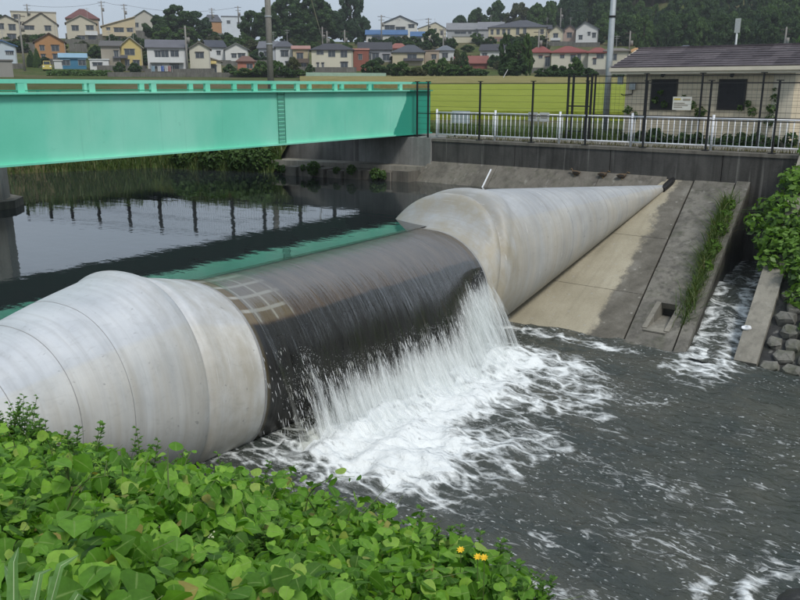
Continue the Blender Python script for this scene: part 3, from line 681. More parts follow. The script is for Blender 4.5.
# ------------------------------------------------------------------ near bank
def bank_z(u, v):
    u = np.asarray(u, float); v = np.asarray(v, float)
    e = 1.0*sst(-2.4, -1.0, u)
    z = np.interp(v+e*sst(.5, 2, v), [-60, -8, .3, 4.25, 6.3, 9], [.2, .35, .35, -1.55, -4.9, -5.6])
    z = z-.52*(1-sst(-6.3, -3.9, u))*sst(.5, 2.5, v)
    zd = np.where(v > 1.2, -1.9+(v-2.2)*-.54, .35+(v)*-1.1)
    k = sst(-7.9, -8.7, u) if False else 1-sst(-8.7, -7.9, u)
    return z*(1-k)+np.minimum(z, zd)*k
us = np.concatenate([np.linspace(-80, -14, 14), np.arange(-13, 4, .25), np.linspace(4.5, 60, 14)]); vs = np.concatenate([np.linspace(-60, -2, 12), np.arange(-1.5, 9.2, .25)])
U, V = np.meshgrid(us, vs, indexing='ij'); Z = bank_z(U, V)+(fbm(U*1.3, V*1.3, 8)-.5)*.12
t = NT('dark_green_soil'); v = t.coord('World'); t.col(t.ramp(t.noise(v, 5, 6, .7), [(.3, (.012, .016, .006)), (.7, (.035, .045, .015))])); t.set(rough=1, spec=.05); t.bump(t.noise(v, 12, 5), .8, .05); M_soil = t.m  # dark green ground colour under the vine leaves
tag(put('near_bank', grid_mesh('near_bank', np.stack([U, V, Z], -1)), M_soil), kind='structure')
# near abutment slope under the dam's near end
na = thing('near_abutment', 'concrete slope under the near end of the dam, hidden by plants', 'abutment', (-10.5, 5, -3))
part('slope_slab', MB().add([(-14, 8.6, -5.15), (-8.2, 8.6, -5.15), (-8.2, 1.6, -1.55), (-14, 1.6, -1.55), (-14, 8.6, -5.8), (-8.2, 8.6, -5.8), (-8.2, 1.6, -2.2), (-14, 1.6, -2.2)],
     [(0,1,2,3),(7,6,5,4),(0,4,5,1),(1,5,6,2),(2,6,7,3),(3,7,4,0)]), M_slope, na)

# ------------------------------------------------------------------ green bridge
t = NT('green_paint'); v = t.coord('World')
c = t.ramp(t.noise(v, .35, 5, .6), [(.3, (.14, .59, .41)), (.55, (.19, .655, .48)), (.75, (.27, .71, .55))])
c = t.mix(t.ramp(t.noise(t.coord('World', (1, .5, .25)), .5, 5, .6), [(.42, 0), (.7, .75)]), c, (.38, .76, .60))
rs_ = t.noise(t.coord('World', (1, 9, .35)), 1.0, 4, .6)
c = t.mix(t.ramp(rs_, [(.60, 0), (.78, .25)]), c, (.10, .36, .26))
sx = t.n('ShaderNodeSeparateXYZ'); t.l(v, sx.inputs[0])
# repainted darker patch at the bank end
pe = t.math('ADD', t.math('MULTIPLY', t.math('ADD', t.math('SUBTRACT', sx.outputs[1], 25.35), t.math('MULTIPLY', t.math('SUBTRACT', sx.outputs[2], .9), -.55)), 1.0), t.math('MULTIPLY', t.math('SUBTRACT', t.noise(v, 1.3, 4), .5), .9))
c = t.mix(t.ramp(pe, [(.50, 0), (.54, 1)]), c, (.028, .30, .21))
c = t.mix(t.ramp(t.noise(v, 3.2, 6, .7), [(.66, 0), (.72, .35)]), c, (.06, .30, .20))
t.col(c); t.set(rough=.48, spec=.4); t.bump(t.noise(v, 1.2, 3), .05, .05); M_green = t.m
M_greend = plain('dark_green_paint', (.035, .22, .135), .6, .25, 1.5)
bz0, bz1, bv0, bv1 = .10, 1.84, -30, 27.9
br = thing('girder_bridge', 'light green steel plate girder footbridge crossing the river behind the dam', 'bridge', (-20.8, 26.6, .02))
for uu, nm, s in ((-19.5, 'girder', 1), (-22.2, 'girder', -1)):
    g = MB().box(uu-.02, uu+.02, bv0, bv1, bz0+.05, bz1-.04)
    go = part('girder', g, M_green, br)
    part('flange', MB().box(uu-.16, uu+.16, bv0, bv1+.02, bz1-.04, bz1), M_green, go) if False else part('flange', MB().box(uu-.16, uu+.16, bv0, bv1+.02, bz1-.038, bz1), M_green, br)
    part('flange', MB().box(uu-.14, uu+.14, bv0, bv1+.02, bz0, bz0+.05), M_green, br)
    part('handrail', MB().box(uu-.06, uu+.06, bv0, bv1, 2.07, 2.16), M_green, br)
    part('kerb_rail', MB().box(uu-.03, uu+.03, bv0, bv1, 1.875, 1.90), M_greend, br)
    vv0 = 10.52 if s > 0 else 10.15; me = MB().box(-.055, .055, -.085, .085, 0, .232).mesh('rail_post'); me.materials.append(M_green)
    k = -10
    while vv0+k*1.92 < bv1-.1:
        put('rail_post', me, None, br, (uu+20.8, vv0+k*1.92-26.6, bz1-.02)); k += 1
    for k in range(-10, 15):
        if s < 0 or vv0+k*1.92 > bv1-.2: continue
        part('stiffener', MB().box(uu-.16, uu-.021, vv0+k*1.92-.01, vv0+k*1.92+.01, bz0+.051, bz1-.04), M_greend, br)
part('deck', MB().box(-22.1, -19.6, bv0, bv1, 1.30, 1.42), M_greend, br)
for k in range(16):
    y = bv1-.8-k*2.4; part('cross_beam', MB().box(-22.18, -19.67, y-.08, y+.08, .6, 1.29), M_greend, br)
part('end_plate', MB().box(-22.2, -19.48, bv1, bv1+.03, bz0, bz1), M_greend, br)
lad = MB()
yl = 19.3
for y in (yl-.14, yl+.14): pass
o = part('ladder', MB().beam((-19.44, yl-.16, .12), (-19.44, yl-.16, 1.8), .014).beam((-19.44, yl+.16, .12), (-19.44, yl+.16, 1.8), .014), M_greend, br)
for k in range(13): part('rung', MB().beam((-19.44, yl-.15, .2+k*.128), (-19.44, yl+.15, .2+k*.128), .02), M_greend, o)
# bridge pier
pr = thing('bridge_pier', 'grey concrete pier standing in the pond beyond the green bridge', 'pier', (-25.2, 11.8, -1.6))
part('column', MB().prism([(-26.4, 10.0, -3), (-26.4, 12.9, -3), (-25.0, 12.75, -3), (-24.4, 12.2, -3), (-24.4, 10.0, -3)], (0, 0, 4.2)), M_wallpale, pr)
part('footing', MB().prism([(-26.7, 9.8, -3), (-26.7, 13.2, -3), (-24.8, 13.05, -3), (-24.1, 12.4, -3), (-24.1, 9.8, -3)], (0, 0, 1.62)), M_slope, pr)

# ------------------------------------------------------------------ fences on the far bank
fz = thing('white_fence', 'white tubular guard railing with vertical bars along the concrete wall', 'railing', (-12, 26.75, 0))
FY = 26.78; us_ = [-18.35+2.66*k for k in range(11)]
bar = MB().tube([(0, 0, .16), (0, 0, .99)], .0155, 6).mesh('baluster', True); bar.materials.append(M_white)
pst = MB().tube([(0, 0, -.02), (0, 0, 1.12)], .042, 8).mesh('post', True); pst.materials.append(M_white)
for i, u in enumerate(us_):
    put('post', pst, None, fz, (u+12, FY-26.75, 0))
    if i == len(us_)-1: break
    b = us_[i+1]
    part('top_rail', MB().tube([(u+.05, FY, 1.0), (b-.05, FY, 1.0)], .03, 6), M_white, fz, True)
    part('bottom_rail', MB().tube([(u+.05, FY, .16), (b-.05, FY, .16)], .026, 6), M_white, fz, True)
    n = 14
    for k in range(n):
        x = u+.10+(b-u-.20)*k/(n-1); put('baluster', bar, None, fz, (x+12, FY-26.75, 0))
def onv(px, py, v):
    d = ray(px, py); k = v/d.y; return Vector((d.x*k, v, CZ+d.z*k))
def mesh_fence(name, label, pts, h, wires=True, hs=.20, xs_=.12, foot=True, pw=.055):
    f = thing(name, label, 'fence', (*pts[0][:2], 0))
    for p in pts:
        part('post', MB().beam((p[0], p[1], -.02), (p[0], p[1], h), pw), M_black, f)
        part('post_cap', MB().box(p[0]-.10, p[0]+.10, p[1]-.03, p[1]+.03, h+.001, h+.03), M_black, f)
        if foot: part('foot_plate', MB().box(p[0]-.10, p[0]+.10, p[1]-.09, p[1]+.09, .002, .03), M_black, f)
    for p, q in zip(pts[:-1], pts[1:]):
        mb = MB(); z = .12
        while z < h-.02: mb.beam((p[0], p[1], z), (q[0], q[1], z), .007); z += hs
        part('horizontal_bars', mb, M_black, f)['kind'] = 'stuff'
        mb = MB(); Ld = math.hypot(q[0]-p[0], q[1]-p[1]); n = int(Ld/xs_) if wires else 0
        for k in range(1, n): mb.beam((lerp(p[0], q[0], k/n), lerp(p[1], q[1], k/n), .12), (lerp(p[0], q[0], k/n), lerp(p[1], q[1], k/n), h-.04), .0042)
        if wires: part('wire_mesh', mb, M_black, f)['kind'] = 'stuff'
        for zz in (.95, h-.06): part('stay_rail', MB().beam((p[0], p[1], zz), (q[0], q[1], zz), .03), M_black, f)
    return f
bf = [(-19.15, 26.55), (-18.62, 26.55)]+[(onv(px, 143, 26.55).x, 26.55) for px in (479, 531, 585, 643, 706, 773)]
bf += [(bf[-1][0]+2.45*k, 26.55) for k in (1, 2, 3)]
mesh_fence('mesh_fence', 'black wire mesh fence with short posts on the wall edge before the white railing', bf, 2.15, False, .22)
ul = onv(588, 140, 29.6).x; ur = onv(760, 140, 29.6).x
cp = [(onv(x, 140, 29.5).x, 29.5) for x in (592, 642, 697, 757)]
cp += [(cp[-1][0]+2.4, 29.5), (cp[-1][0]+4.8, 29.5)]
mesh_fence('compound_fence', 'taller black wire mesh fence with tee topped posts enclosing the pump house', cp, 2.42, True, .2, .16, False)
gt = thing('fence_gate', 'black steel gate frame with close posts beside the grey lamp pole', 'gate', (cp[0][0]-.9, 29.5, 0))
for dx in (-.95, -.75, -.18, 0): part('gate_post', MB().beam((cp[0][0]+dx-.12, 29.45, -.02), (cp[0][0]+dx-.12, 29.45, 2.45), .07), M_black, gt)
for zz in (.3, 1.25, 2.35): part('gate_bar', MB().beam((cp[0][0]-1.05, 29.45, zz), (cp[0][0]-.12, 29.45, zz), .05), M_black, gt)
ub = [(-30.5+k*1.72, 27.55-.10*k*0) for k in range(7)]
uf = [(-42.2, 22.4), (-40.6, 22.8), (-39.2, 23.2), (-37.2, 23.5), (-35.0, 23.8), (-32.9, 24.1), (-30.9, 24.6), (-29.0, 25.3), (-28.2, 26.6), (-26.4, 27.2), (-24.5, 27.5), (-22.6, 27.6)]
mesh_fence('bank_fence', 'black post and mesh fence on the bank behind the green bridge', uf, 1.72, True, .3, .12, False, .12)
sg = thing('notice_board', 'small white notice plate hung on the compound fence before the pump house', 'sign', onv(682, 112, 29.44))
p = onv(682, 103, 29.43)
part('plate', MB().box(p.x-.33, p.x+.33, 29.42, 29.44, p.z-.24, p.z+.22), plain('sign_white', (.66, .65, .58), .5, .12, 5), sg)
dk = plain('faded_ink', (.30, .26, .20), .7, .3, 9); yl_ = plain('faded_yellow', (.55, .42, .10), .7, .2, 9)
for (x0, x1, z0, z1, m) in ((-.29, -.05, .10, .16, yl_), (.03, .29, .08, .15, dk), (-.28, .1, -.02, .01, dk), (-.28, .22, -.09, -.06, dk), (-.28, .02, -.16, -.13, dk)):
    part('print_line', MB().box(p.x+x0, p.x+x1, 29.414, 29.4195, p.z+z0, p.z+z1), m, sg)
p = onv(541, 117, 26.72); sg = thing('railing_notice', 'pair of small white notice plates wired to the white railing', 'sign', p)
for dx in (-.32, .14): part('plate', MB().box(p.x+dx-.19, p.x+dx+.19, 26.70, 26.715, p.z-.16, p.z+.16), plain('sign_white2', (.62, .62, .60), .5, .15, 5), sg)
for dx, z0 in ((-.32, .04), (-.32, -.05), (.14, .05), (.14, -.04)): part('print_line', MB().box(p.x+dx-.14, p.x+dx+.12, 26.694, 26.6995, p.z+z0, p.z+z0+.03), dk, sg)
p = onv(461, 117, 27.6); sg = thing('grey_plate', 'grey rectangular plate standing behind the white railing near the bridge', 'sign', p)
part('plate', MB().box(p.x-.42, p.x+.42, 27.58, 27.6, p.z-.24, p.z+.24), M_galv, sg); part('post', MB().beam((p.x-.3, 27.63, 0), (p.x-.3, 27.63, p.z+.2), .05), M_black, sg); part('post', MB().beam((p.x+.3, 27.63, 0), (p.x+.3, 27.63, p.z+.2), .05), M_black, sg)

# ------------------------------------------------------------------ pump house
ph_ = thing('pump_house', 'small beige sided pump house with dark shingle roof behind the fences', 'building', (-9.2, 31.5, 0))
HU0, HU1, HV0, HV1 = onv(622, 140, 30.2).x, onv(787, 140, 30.2).x, 30.2, 34.6
M_side = plain('beige_siding', (.72, .62, .46), .7, .12, 1.4, streak=.12); M_trim = plain('cream_trim', (.64, .58, .46), .6, .1, 3)
EV, RV, EZ, RZ = 29.72, 32.4, 2.66, 3.42
part('wall', MB().box(HU0+.02, HU1-.02, HV0+.03, HV1, 0, EZ+.1), M_side, ph_)
z = 0; k = 0
while z < 2.6:
    part('siding_board', MB().box(HU0, HU1, HV0, HV0+.028, z+.006, min(2.66, z+.262)), M_side, ph_); z += .268
for uu in (HU0, HU1):
    part('gable_wall', MB().prism([(uu-.02, HV0+.04, EZ+.1), (uu-.02, HV1, EZ+.1), (uu-.02, RV, RZ-.1)], (.04, 0, 0)), M_side, ph_)
part('corner_pilaster', MB().box(HU1-.62, HU1+.03, HV0-.10, HV0+.0, 0, 2.62), M_trim, ph_)
t = NT('slate_shingle'); v = t.coord('World'); bt = t.n('ShaderNodeTexBrick'); bt.inputs['Scale'].default_value = 1; bt.inputs['Brick Width'].default_value = .62; bt.inputs['Row Height'].default_value = .9; bt.inputs['Mortar Size'].default_value = .004
bt.inputs['Color1'].default_value = (.062, .052, .058, 1); bt.inputs['Color2'].default_value = (.115, .098, .105, 1); bt.inputs['Mortar'].default_value = (.05, .045, .05, 1)
t.l(v, bt.inputs['Vector']); nn_ = t.noise(v, 5, 5, .7)
t.col(t.mix(.5, bt.outputs[0], t.mix(1.0, bt.outputs[0], t.ramp(nn_, [(.3, .5), (.7, 1.5)]), 'MULTIPLY'))); t.set(rough=.75, spec=.3); M_slate = t.m
rf = part('roof', MB().prism([(HU0-.42, EV, EZ), (HU0-.42, RV, RZ), (HU0-.42, HV1+.5, EZ), (HU0-.42, HV1+.5, EZ-.1), (HU0-.42, RV, RZ-.12), (HU0-.42, EV, EZ-.1)], (HU1-HU0+.84, 0, 0)), plain('roof_base', (.09, .08, .085), .8), ph_)
nc = 9; off = 0
for k in range(nc):
    v0 = lerp(EV-.03, RV, k/nc); v1 = lerp(EV, RV, (k+1)/nc)+.03; z0 = lerp(EZ, RZ, k/nc)+.012; z1 = lerp(EZ, RZ, (k+1)/nc)+.006
    x = HU0-.44; rs = random.Random(k)
    while x < HU1+.42:
        w = min(rs.uniform(.45, .95), HU1+.44-x); h_ = rs.uniform(.012, .03)
        part('shingle', MB().add([(x, v0, z0+h_), (x+w-.008, v0, z0+h_), (x+w-.008, v1, z1+.012), (x, v1, z1+.012), (x, v0, z0), (x+w-.008, v0, z0)], [(0,1,2,3),(4,5,1,0)]), M_slate, rf); x += w
part('gutter', MB().box(HU0-.46, HU1+.46, EV-.10, EV-.02, EZ-.14, EZ-.01), M_trim, ph_)
part('fascia', MB().box(HU0-.42, HU1+.42, EV-.015, EV+.02, EZ-.24, EZ-.02), M_trim, ph_)
part('ridge_cap', MB().beam((HU0-.44, RV, RZ+.03), (HU1+.44, RV, RZ+.03), .22, .06), M_slate, rf)
part('bargeboard', MB().beam((HU1+.44, EV, EZ-.08), (HU1+.44, RV, RZ-.06), .04, .17), M_trim, ph_); part('bargeboard', MB().beam((HU0-.44, EV, EZ-.08), (HU0-.44, RV, RZ-.06), .04, .17), M_trim, ph_)
M_shut = plain('dark_screen', (.018, .017, .02), .5, .3, 3)
for px0, px1 in ((651, 677), (718, 746)):
    a = onv(px0, 108.5, HV0); b = onv(px1, 80.5, HV0)
    w = part('window', MB().box(a.x-.05, b.x+.05, HV0-.035, HV0+.01, a.z-.05, b.z+.05), plain('dark_frame', (.05, .045, .04), .5), ph_)
    me = MB().box(a.x, b.x, HV0-.05, HV0-.036, a.z, b.z); o = part('screen', me, M_shut, ph_)
    for k in range(1, 9):
        zz = lerp(a.z, b.z, k/9); part('louvre', MB().box(a.x+.02, b.x-.02, HV0-.062, HV0-.0505, zz-.012, zz+.012), M_shut, ph_)
for px in (664, 733):
    a = onv(px, 74.5, HV0); lm = part('wall_lamp', MB().tube([(a.x, HV0-.001, a.z), (a.x, HV0-.12, a.z-.01), (a.x, HV0-.16, a.z-.06)], [.05, .075, .06], 10), M_black, ph_)
a = onv(633.5, 86, HV0); part('meter_box', MB().box(a.x-.11, a.x+.11, HV0-.13, HV0-.001, a.z-.13, a.z+.13), M_galv, ph_)
a2 = onv(621, 80, HV0); part('meter_box', MB().box(a2.x-.09, a2.x+.10, HV0-.12, HV0-.001, a2.z-.16, a2.z+.12), M_galv, ph_)
part('conduit', MB().tube([(a.x, HV0-.04, a.z-.13), (a.x-.02, HV0-.04, a.z-.3), (a.x-.35, HV0-.04, a.z-.34), (a.x-.45, HV0-.04, a.z-.3)], .02, 6), M_black, ph_)
# shrub line at the foot of the pump house, grey stone and vine on its wall
M_veg1 = m_leaf('leaf_mid', (.045, .095, .022), (.068, .13, .03), (.10, .18, .045), .4, .6)
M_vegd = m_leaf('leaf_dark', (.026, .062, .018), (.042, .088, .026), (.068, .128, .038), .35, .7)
M_vegb = m_leaf('leaf_blue', (.024, .058, .026), (.038, .080, .036), (.058, .115, .048), .35, .7)
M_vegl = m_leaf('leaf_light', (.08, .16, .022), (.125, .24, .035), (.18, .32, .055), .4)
M_vego = m_leaf('leaf_olive', (.045, .06, .018), (.07, .085, .028), (.11, .12, .05), .3, .6)
def leaf_cloud(name, blobs, n, size, seed, squash=1.0, shape='quad', droop=.3):
    """leaf sized quads spread over uneven clumps: blobs = (x, y, z, radius)"""
    r = np.random.RandomState(seed); B_ = np.array(blobs, float); wt = B_[:, 3]**2; wt /= wt.sum()
    idx = r.choice(len(B_), n, p=wt); d = r.normal(size=(n, 3)); d /= np.linalg.norm(d, axis=1)[:, None]
    rad = (.55+.5*r.rand(n)**.6); c = B_[idx, :3]+d*(B_[idx, 3]*rad)[:, None]*np.array([1, 1, squash])
    nrm = d*.8+r.normal(size=(n, 3))*.55+np.array([0, 0, .45]); nrm /= np.linalg.norm(nrm, axis=1)[:, None]
    a = np.cross(nrm, r.normal(size=(n, 3))); a /= np.linalg.norm(a, axis=1)[:, None]; b = np.cross(nrm, a)
    s = size*(.55+.9*r.rand(n))[:, None]; a = a*s; b = b*s*.62
    V = np.stack([c-a, c-b*.9-a*.1, c+a, c+b*.9+a*.1], 1).reshape(-1, 3); Q = np.arange(n*4).reshape(n, 4)
    return np_mesh(name, V, Q)
def crown_blobs(seed, w, h, z0, n=64, top=.5):
    r = random.Random(seed); out = []
    for k in range(n):
        a = r.uniform(0, 2*math.pi); t_ = (k+.5)/n; rr = (1-abs(t_-.42)**1.6*1.9)*w*math.sqrt(r.uniform(.1, 1)); out.append((rr*math.cos(a), rr*math.sin(a), z0+t_*h, r.uniform(.11, .27)*w*(1.1-.4*t_)))
    return out
TREES = {}
def tree_proto(kind, seed, n=3400, leaf=.055):
    """unit tree: height 1, crown radius .5"""
    if kind == 'round': bl = crown_blobs(seed, .42, .70, .18); z0 = .5
    elif kind == 'tall': bl = crown_blobs(seed, .40, .78, .14, 70)
    elif kind == 'cone':
        r = random.Random(seed); bl = []
        for k in range(34):
            t_ = k/34; a = r.uniform(0, 6.28); w = .40*(1-t_)**.8; bl.append((w*.7*math.cos(a), w*.7*math.sin(a), .1+.82*t_, .07+w*.42))
    else: bl = crown_blobs(seed, .48, .62, .16, 46)                     # bush
    cm = leaf_cloud('crown', bl, n, leaf, seed)
    mb = MB().tube([(0, 0, -.04), (.01, 0, .18), (-.012, .01, .42), (.01, 0, .7)], [.040, .030, .02, .006], 7)
    r = random.Random(seed+5)
    for k in range(6):
        a = r.uniform(0, 6.28); z = .2+.07*k; mb.tube([(0, 0, z), (.14*math.cos(a), .14*math.sin(a), z+.12), (.28*math.cos(a), .28*math.sin(a), z+.2)], [.014, .009, .003], 5)
    return cm, mb.mesh('trunk', True)
for kind in ('round', 'tall', 'cone', 'bush'):
    TREES[kind] = [tree_proto(kind, 10*i+len(kind), 12000 if kind != 'bush' else 5000, .030 if kind != 'bush' else .045) for i in range(3)]
LM = {'d': M_vegd, 'm': M_veg1, 'b': M_vegb, 'l': M_vegl, 'o': M_vego}
tree_n = [0]
def plant(name, label, cat, loc, w, h, kind, lm, group=None, sink=.0):
    tree_n[0] += 1; k = tree_n[0]; cm, tm = TREES[kind][k % 3]
    o = thing(name, label, cat, (loc[0], loc[1], loc[2]-sink), (k*2.399) % 6.283, group)
    c = put('crown', cm, None, o, sc=(w, w, h))
    if not cm.materials: cm.materials.append(M_veg1)
    c.material_slots[0].link = 'OBJECT'; c.material_slots[0].material = LM[lm]
    if kind != 'bush': put('trunk', tm, M_trunk, o, sc=(h*.8, h*.8, h))
    else: put('stem', tm, M_trunk, o, sc=(h*.5, h*.5, h*.8))
    return o
def tree_px(name, label, cat, px, yb, yt, hw, kind, lm, group=None, r=None):
    if r is None: p, r = ground(px, yb)
    d = ray(px, 86); k = r/math.hypot(d.x, d.y); base = Vector((d.x*k, d.y*k, float(T(r, px)))); s = k/FPX
    top = onray(px, yt, r).z; return plant(name, label, cat, base, hw*2*s*1.12, (top-base.z)*1.03, kind, lm, group)
mb_ = leaf_cloud('foliage', [(HU0+.3+k*.52, 29.95, -.02+.28*hash3(k, 4), .22+.14*hash3(k, 8)) for k in range(12)], 2600, .085, 3)
hb = thing('low_hedge', 'low dark hedge along the foot of the pump house wall', 'hedge', (HU0+3, 29.95, 0)); part('foliage', mb_, M_vegd, hb)
bl = [(onv(px, py, 30.05).x, 30.05, onv(px, py, 30.05).z, rr) for px, py, rr in ((655, 100, .12), (660, 92, .10), (664, 104, .12), (684, 98, .10), (692, 105, .14), (700, 112, .2), (740, 108, .1), (748, 103, .12), (752, 112, .16), (772, 108, .16), (774, 98, .12), (770, 120, .2), (775, 90, .07), (628, 110, .15), (634, 116, .15))]
vn = thing('climbing_vine', 'thin climbing vine growing up the beige pump house wall', 'vine', (HU0+3, 30.1, 0)); part('foliage', leaf_cloud('foliage', bl, 700, .06, 5), M_veg1, vn)
p = onv(781, 118, 29.9); o = tag(put('bag_heap', leaf_cloud('x', [(0, 0, 0, 1)], 4, .01, 1), M_kerb), 'a', 'b') if False else None

# ------------------------------------------------------------------ poles and lamps near the bank
p = onv(605, 131, 31.0); lp = thing('lamp_pole', 'tall smooth grey steel lamp pole beside the pump house gate', 'lamp pole', (p.x, 31.0, 0))
part('shaft', MB().tube([(p.x, 31, -.1), (p.x, 31, 3), (p.x, 31, 10)], [.13, .12, .085], 12), M_galv, lp, True)
part('band', MB().tube([(p.x, 31, 4.55), (p.x, 31, 4.62)], .135, 12), M_black, lp); part('arm', MB().beam((p.x, 31, 9.8), (p.x-1.5, 30.6, 10.1), .07), M_galv, lp); part('lamp_head', MB().box(p.x-2.0, p.x-1.4, 30.45, 30.75, 10.05, 10.2), M_galv, lp)
d = ray(271, 86); k = 62/math.hypot(d.x, d.y); p = Vector((d.x*k, d.y*k, float(T(62, 271))))
up_ = thing('utility_pole', 'stout round concrete utility pole rising behind the green bridge', 'utility pole', p)
part('shaft', MB().tube([p+Vector((0, 0, -.3)), p+Vector((0, 0, 13))], [.25, .19], 14), M_pole, up_, True)
for zz in (6.4, 4.5): part('strap', MB().tube([p+Vector((0, 0, zz)), p+Vector((0, 0, zz+.09))], .262, 14), M_galv, up_)
part('cross_arm', MB().beam(p+Vector((-1, 0, 12.4)), p+Vector((1, 0, 12.4)), .09), M_galv, up_)
M_cable = plain('cable', (.5, .5, .48), .6); M_cabled = plain('dark_cable', (.05, .05, .055), .6)

# ------------------------------------------------------------------ houses on the hillside
HM = {}
M_ret = m_concrete('terrace_concrete', (.15, .145, .13), .5, .25)
def hm(c, rough=.75, var=.10):
    k = ('%.2f_%.2f_%.2f' % c)
    if k not in HM: HM[k] = plain('house_'+k, c, rough, var, .5, streak=.10)
    return HM[k]
CREAM = (.50, .46, .36); WHITE = (.60, .61, .60); GREYR = (.075, .078, .09); DKR = (.045, .045, .052); REDR = (.21, .055, .045); BRNR = (.085, .06, .05); BLUER = (.06, .13, .26); TAN = (.36, .29, .20); ORANGE = (.38, .20, .085); YEL = (.52, .42, .17); PALEB = (.46, .52, .56); SALM = (.38, .15, .10)
def std(cols, rows, seed):
    r = random.Random(seed); out = []
    for j in range(rows):
        for i in range(cols):
            w = r.uniform(.12, .19)*3/max(cols, 2.4); c = (i+.5)/cols+r.uniform(-.05, .05); y = (j+.42)/rows
            out.append((c-w/2, c+w/2, y, y+.34/rows*r.uniform(.75, 1.1)))
    return out
def house(label, x0, x1, yb, ye, yr, kind, wall, roof, wins, cat='house', depth=7.5, yaw=0, balcony=None, lower=None, rr=None, name='house', ridge=.5, hipf=.42, porch=None):
    px = (x0+x1)/2
    if rr is None: p, r = ground(px, yb)
    else: r = rr; d = ray(px, 86); kk = r/math.hypot(d.x, d.y); p = Vector((d.x*kk, d.y*kk, 0))
    d = ray(px, yb); k = r/math.hypot(d.x, d.y); s = k/FPX; zb = CZ+d.z*k
    w = (x1-x0)*s; he = (onray(px, ye, r).z-zb); hr = (onray(px, yr, r).z-zb); rz = math.atan2(-d.x, d.y)+R(yaw)
    o = thing(name, label, cat, (p.x, p.y, zb), rz)
    gz = float(T(r, px))-zb; gz = min(gz, 0)-2.5
    hw = w/2; D = depth; mw, mr = hm(wall), hm(roof, .7, .2)
    def P_(nm, mb, m, par=None): return put(nm, mb, m, par or o)
    ov, th = .35, .16
    if kind == 'g':
        rx = -hw+w*ridge
        P_('wall', MB().prism([(-hw, 0, gz), (hw, 0, gz), (hw, 0, he), (rx, 0, hr), (-hw, 0, he)][::-1], (0, D, 0)), mw)
        rb = MB()
        for sgn, ex in ((-1, -hw), (1, hw)):
            sl = (hr-he)/max(abs(ex-rx), .1); oz = he-ov*sl
            rb.prism([(ex+sgn*ov, -ov, oz), (rx, -ov, hr), (rx, -ov, hr+th*1.2), (ex+sgn*ov, -ov, oz+th)], (0, D+2*ov, 0))
        P_('roof', rb, mr)
    elif kind == 's':
        ry = D/2
        P_('wall', MB().prism([(-hw, 0, gz), (-hw, D, gz), (-hw, D, he), (-hw, ry, hr), (-hw, 0, he)], (w, 0, 0)), mw)
        sl = (hr-he)/ry; oz = he-ov*sl
        P_('roof', MB().prism([(-hw-ov, -ov, oz), (-hw-ov, ry, hr), (-hw-ov, D+ov, oz), (-hw-ov, D+ov, oz+th), (-hw-ov, ry, hr+th), (-hw-ov, -ov, oz+th)], (w+2*ov, 0, 0)), mr)
    elif kind == 'h':
        P_('wall', MB().box(-hw, hw, 0, D, gz, he), mw)
        a, b = -hw-ov, hw+ov; rl = w*hipf/2; cx = -hw+w*ridge
        P_('roof', MB().add([(a, -ov, he), (b, -ov, he), (b, D+ov, he), (a, D+ov, he), (cx-rl, D/2, hr), (cx+rl, D/2, hr), (a, -ov, he-th), (b, -ov, he-th), (b, D+ov, he-th), (a, D+ov, he-th)],
            [(0,1,5,4),(1,2,5),(2,3,4,5),(3,0,4),(6,7,1,0),(7,8,2,1),(8,9,3,2),(9,6,0,3),(9,8,7,6)]), mr)
    elif kind == 'p':
        P_('wall', MB().prism([(-hw, 0, gz), (hw, 0, gz), (hw, 0, hr), (-hw, 0, he)][::-1], (0, D, 0)), mw)
        P_('roof', MB().prism([(-hw-ov, -ov, he), (hw+.1, -ov, hr), (hw+.1, -ov, hr+th), (-hw-ov, -ov, he+th)], (0, D+2*ov, 0)), mr)
    else:
        P_('wall', MB().box(-hw, hw, 0, D, gz, he), mw); P_('roof', MB().box(-hw-.15, hw+.15, -.15, D+.15, he+.002, he+max(.2, hr-he)), mr)
    if lower: P_('lower_storey', MB().box(-hw-.03, hw+.03, -.06, D*.5, gz, he*lower[0]), hm(lower[1]))
    for (a, b, c, e) in wins:
        W_, H_ = (b-a)*w, (e-c)*he; xx, zz = -hw+a*w, c*he; yo = -.066 if lower and c < lower[0] else 0
        f = P_('window', MB().box(xx-.07, xx+W_+.07, yo-.05, yo-.002, zz-.07, zz+H_+.07), M_frame)
        g = MB(); hx = W_/2
        P_('window_hood', MB().box(xx-.14, xx+W_+.14, yo-.22, yo-.003, zz+H_+.075, zz+H_+.15), mr)
        g.box(xx, xx+hx-.03, yo-.062, yo-.0505, zz, zz+H_).box(xx+hx+.03, xx+W_, yo-.062, yo-.0505, zz, zz+H_); put('pane', g, M_glass, f)
    hs_ = hash3(int(px*7), int(yb*5))
    if kind != 'f' and he > 3:
        P_('downpipe', MB().beam((hw-.12, -.06, 0), (hw-.12, -.06, he-.05), .09), M_frame)
        if hs_ > .45:
            ax = (hs_-.7)*w; az = hr*.95
            P_('aerial', MB().beam((ax, D*.5, az), (ax, D*.5, hr+2.2), .07).beam((ax-.6, D*.5, hr+2.0), (ax+.6, D*.5, hr+2.0), .05).beam((ax-.4, D*.5, hr+1.6), (ax+.4, D*.5, hr+1.6), .05), M_frame)
        P_('garden_wall', MB().box(-hw-.6, hw+.6, -2.6, -2.4, gz, .75), M_ret)
    if balcony:
        a, b, c, e, bc = balcony; q = P_('balcony', MB().box(-hw+a*w, -hw+b*w, -.95, -.001, c*he-.12, c*he).box(-hw+a*w, -hw+b*w, -.95, -.87, c*he, e*he), hm(bc))
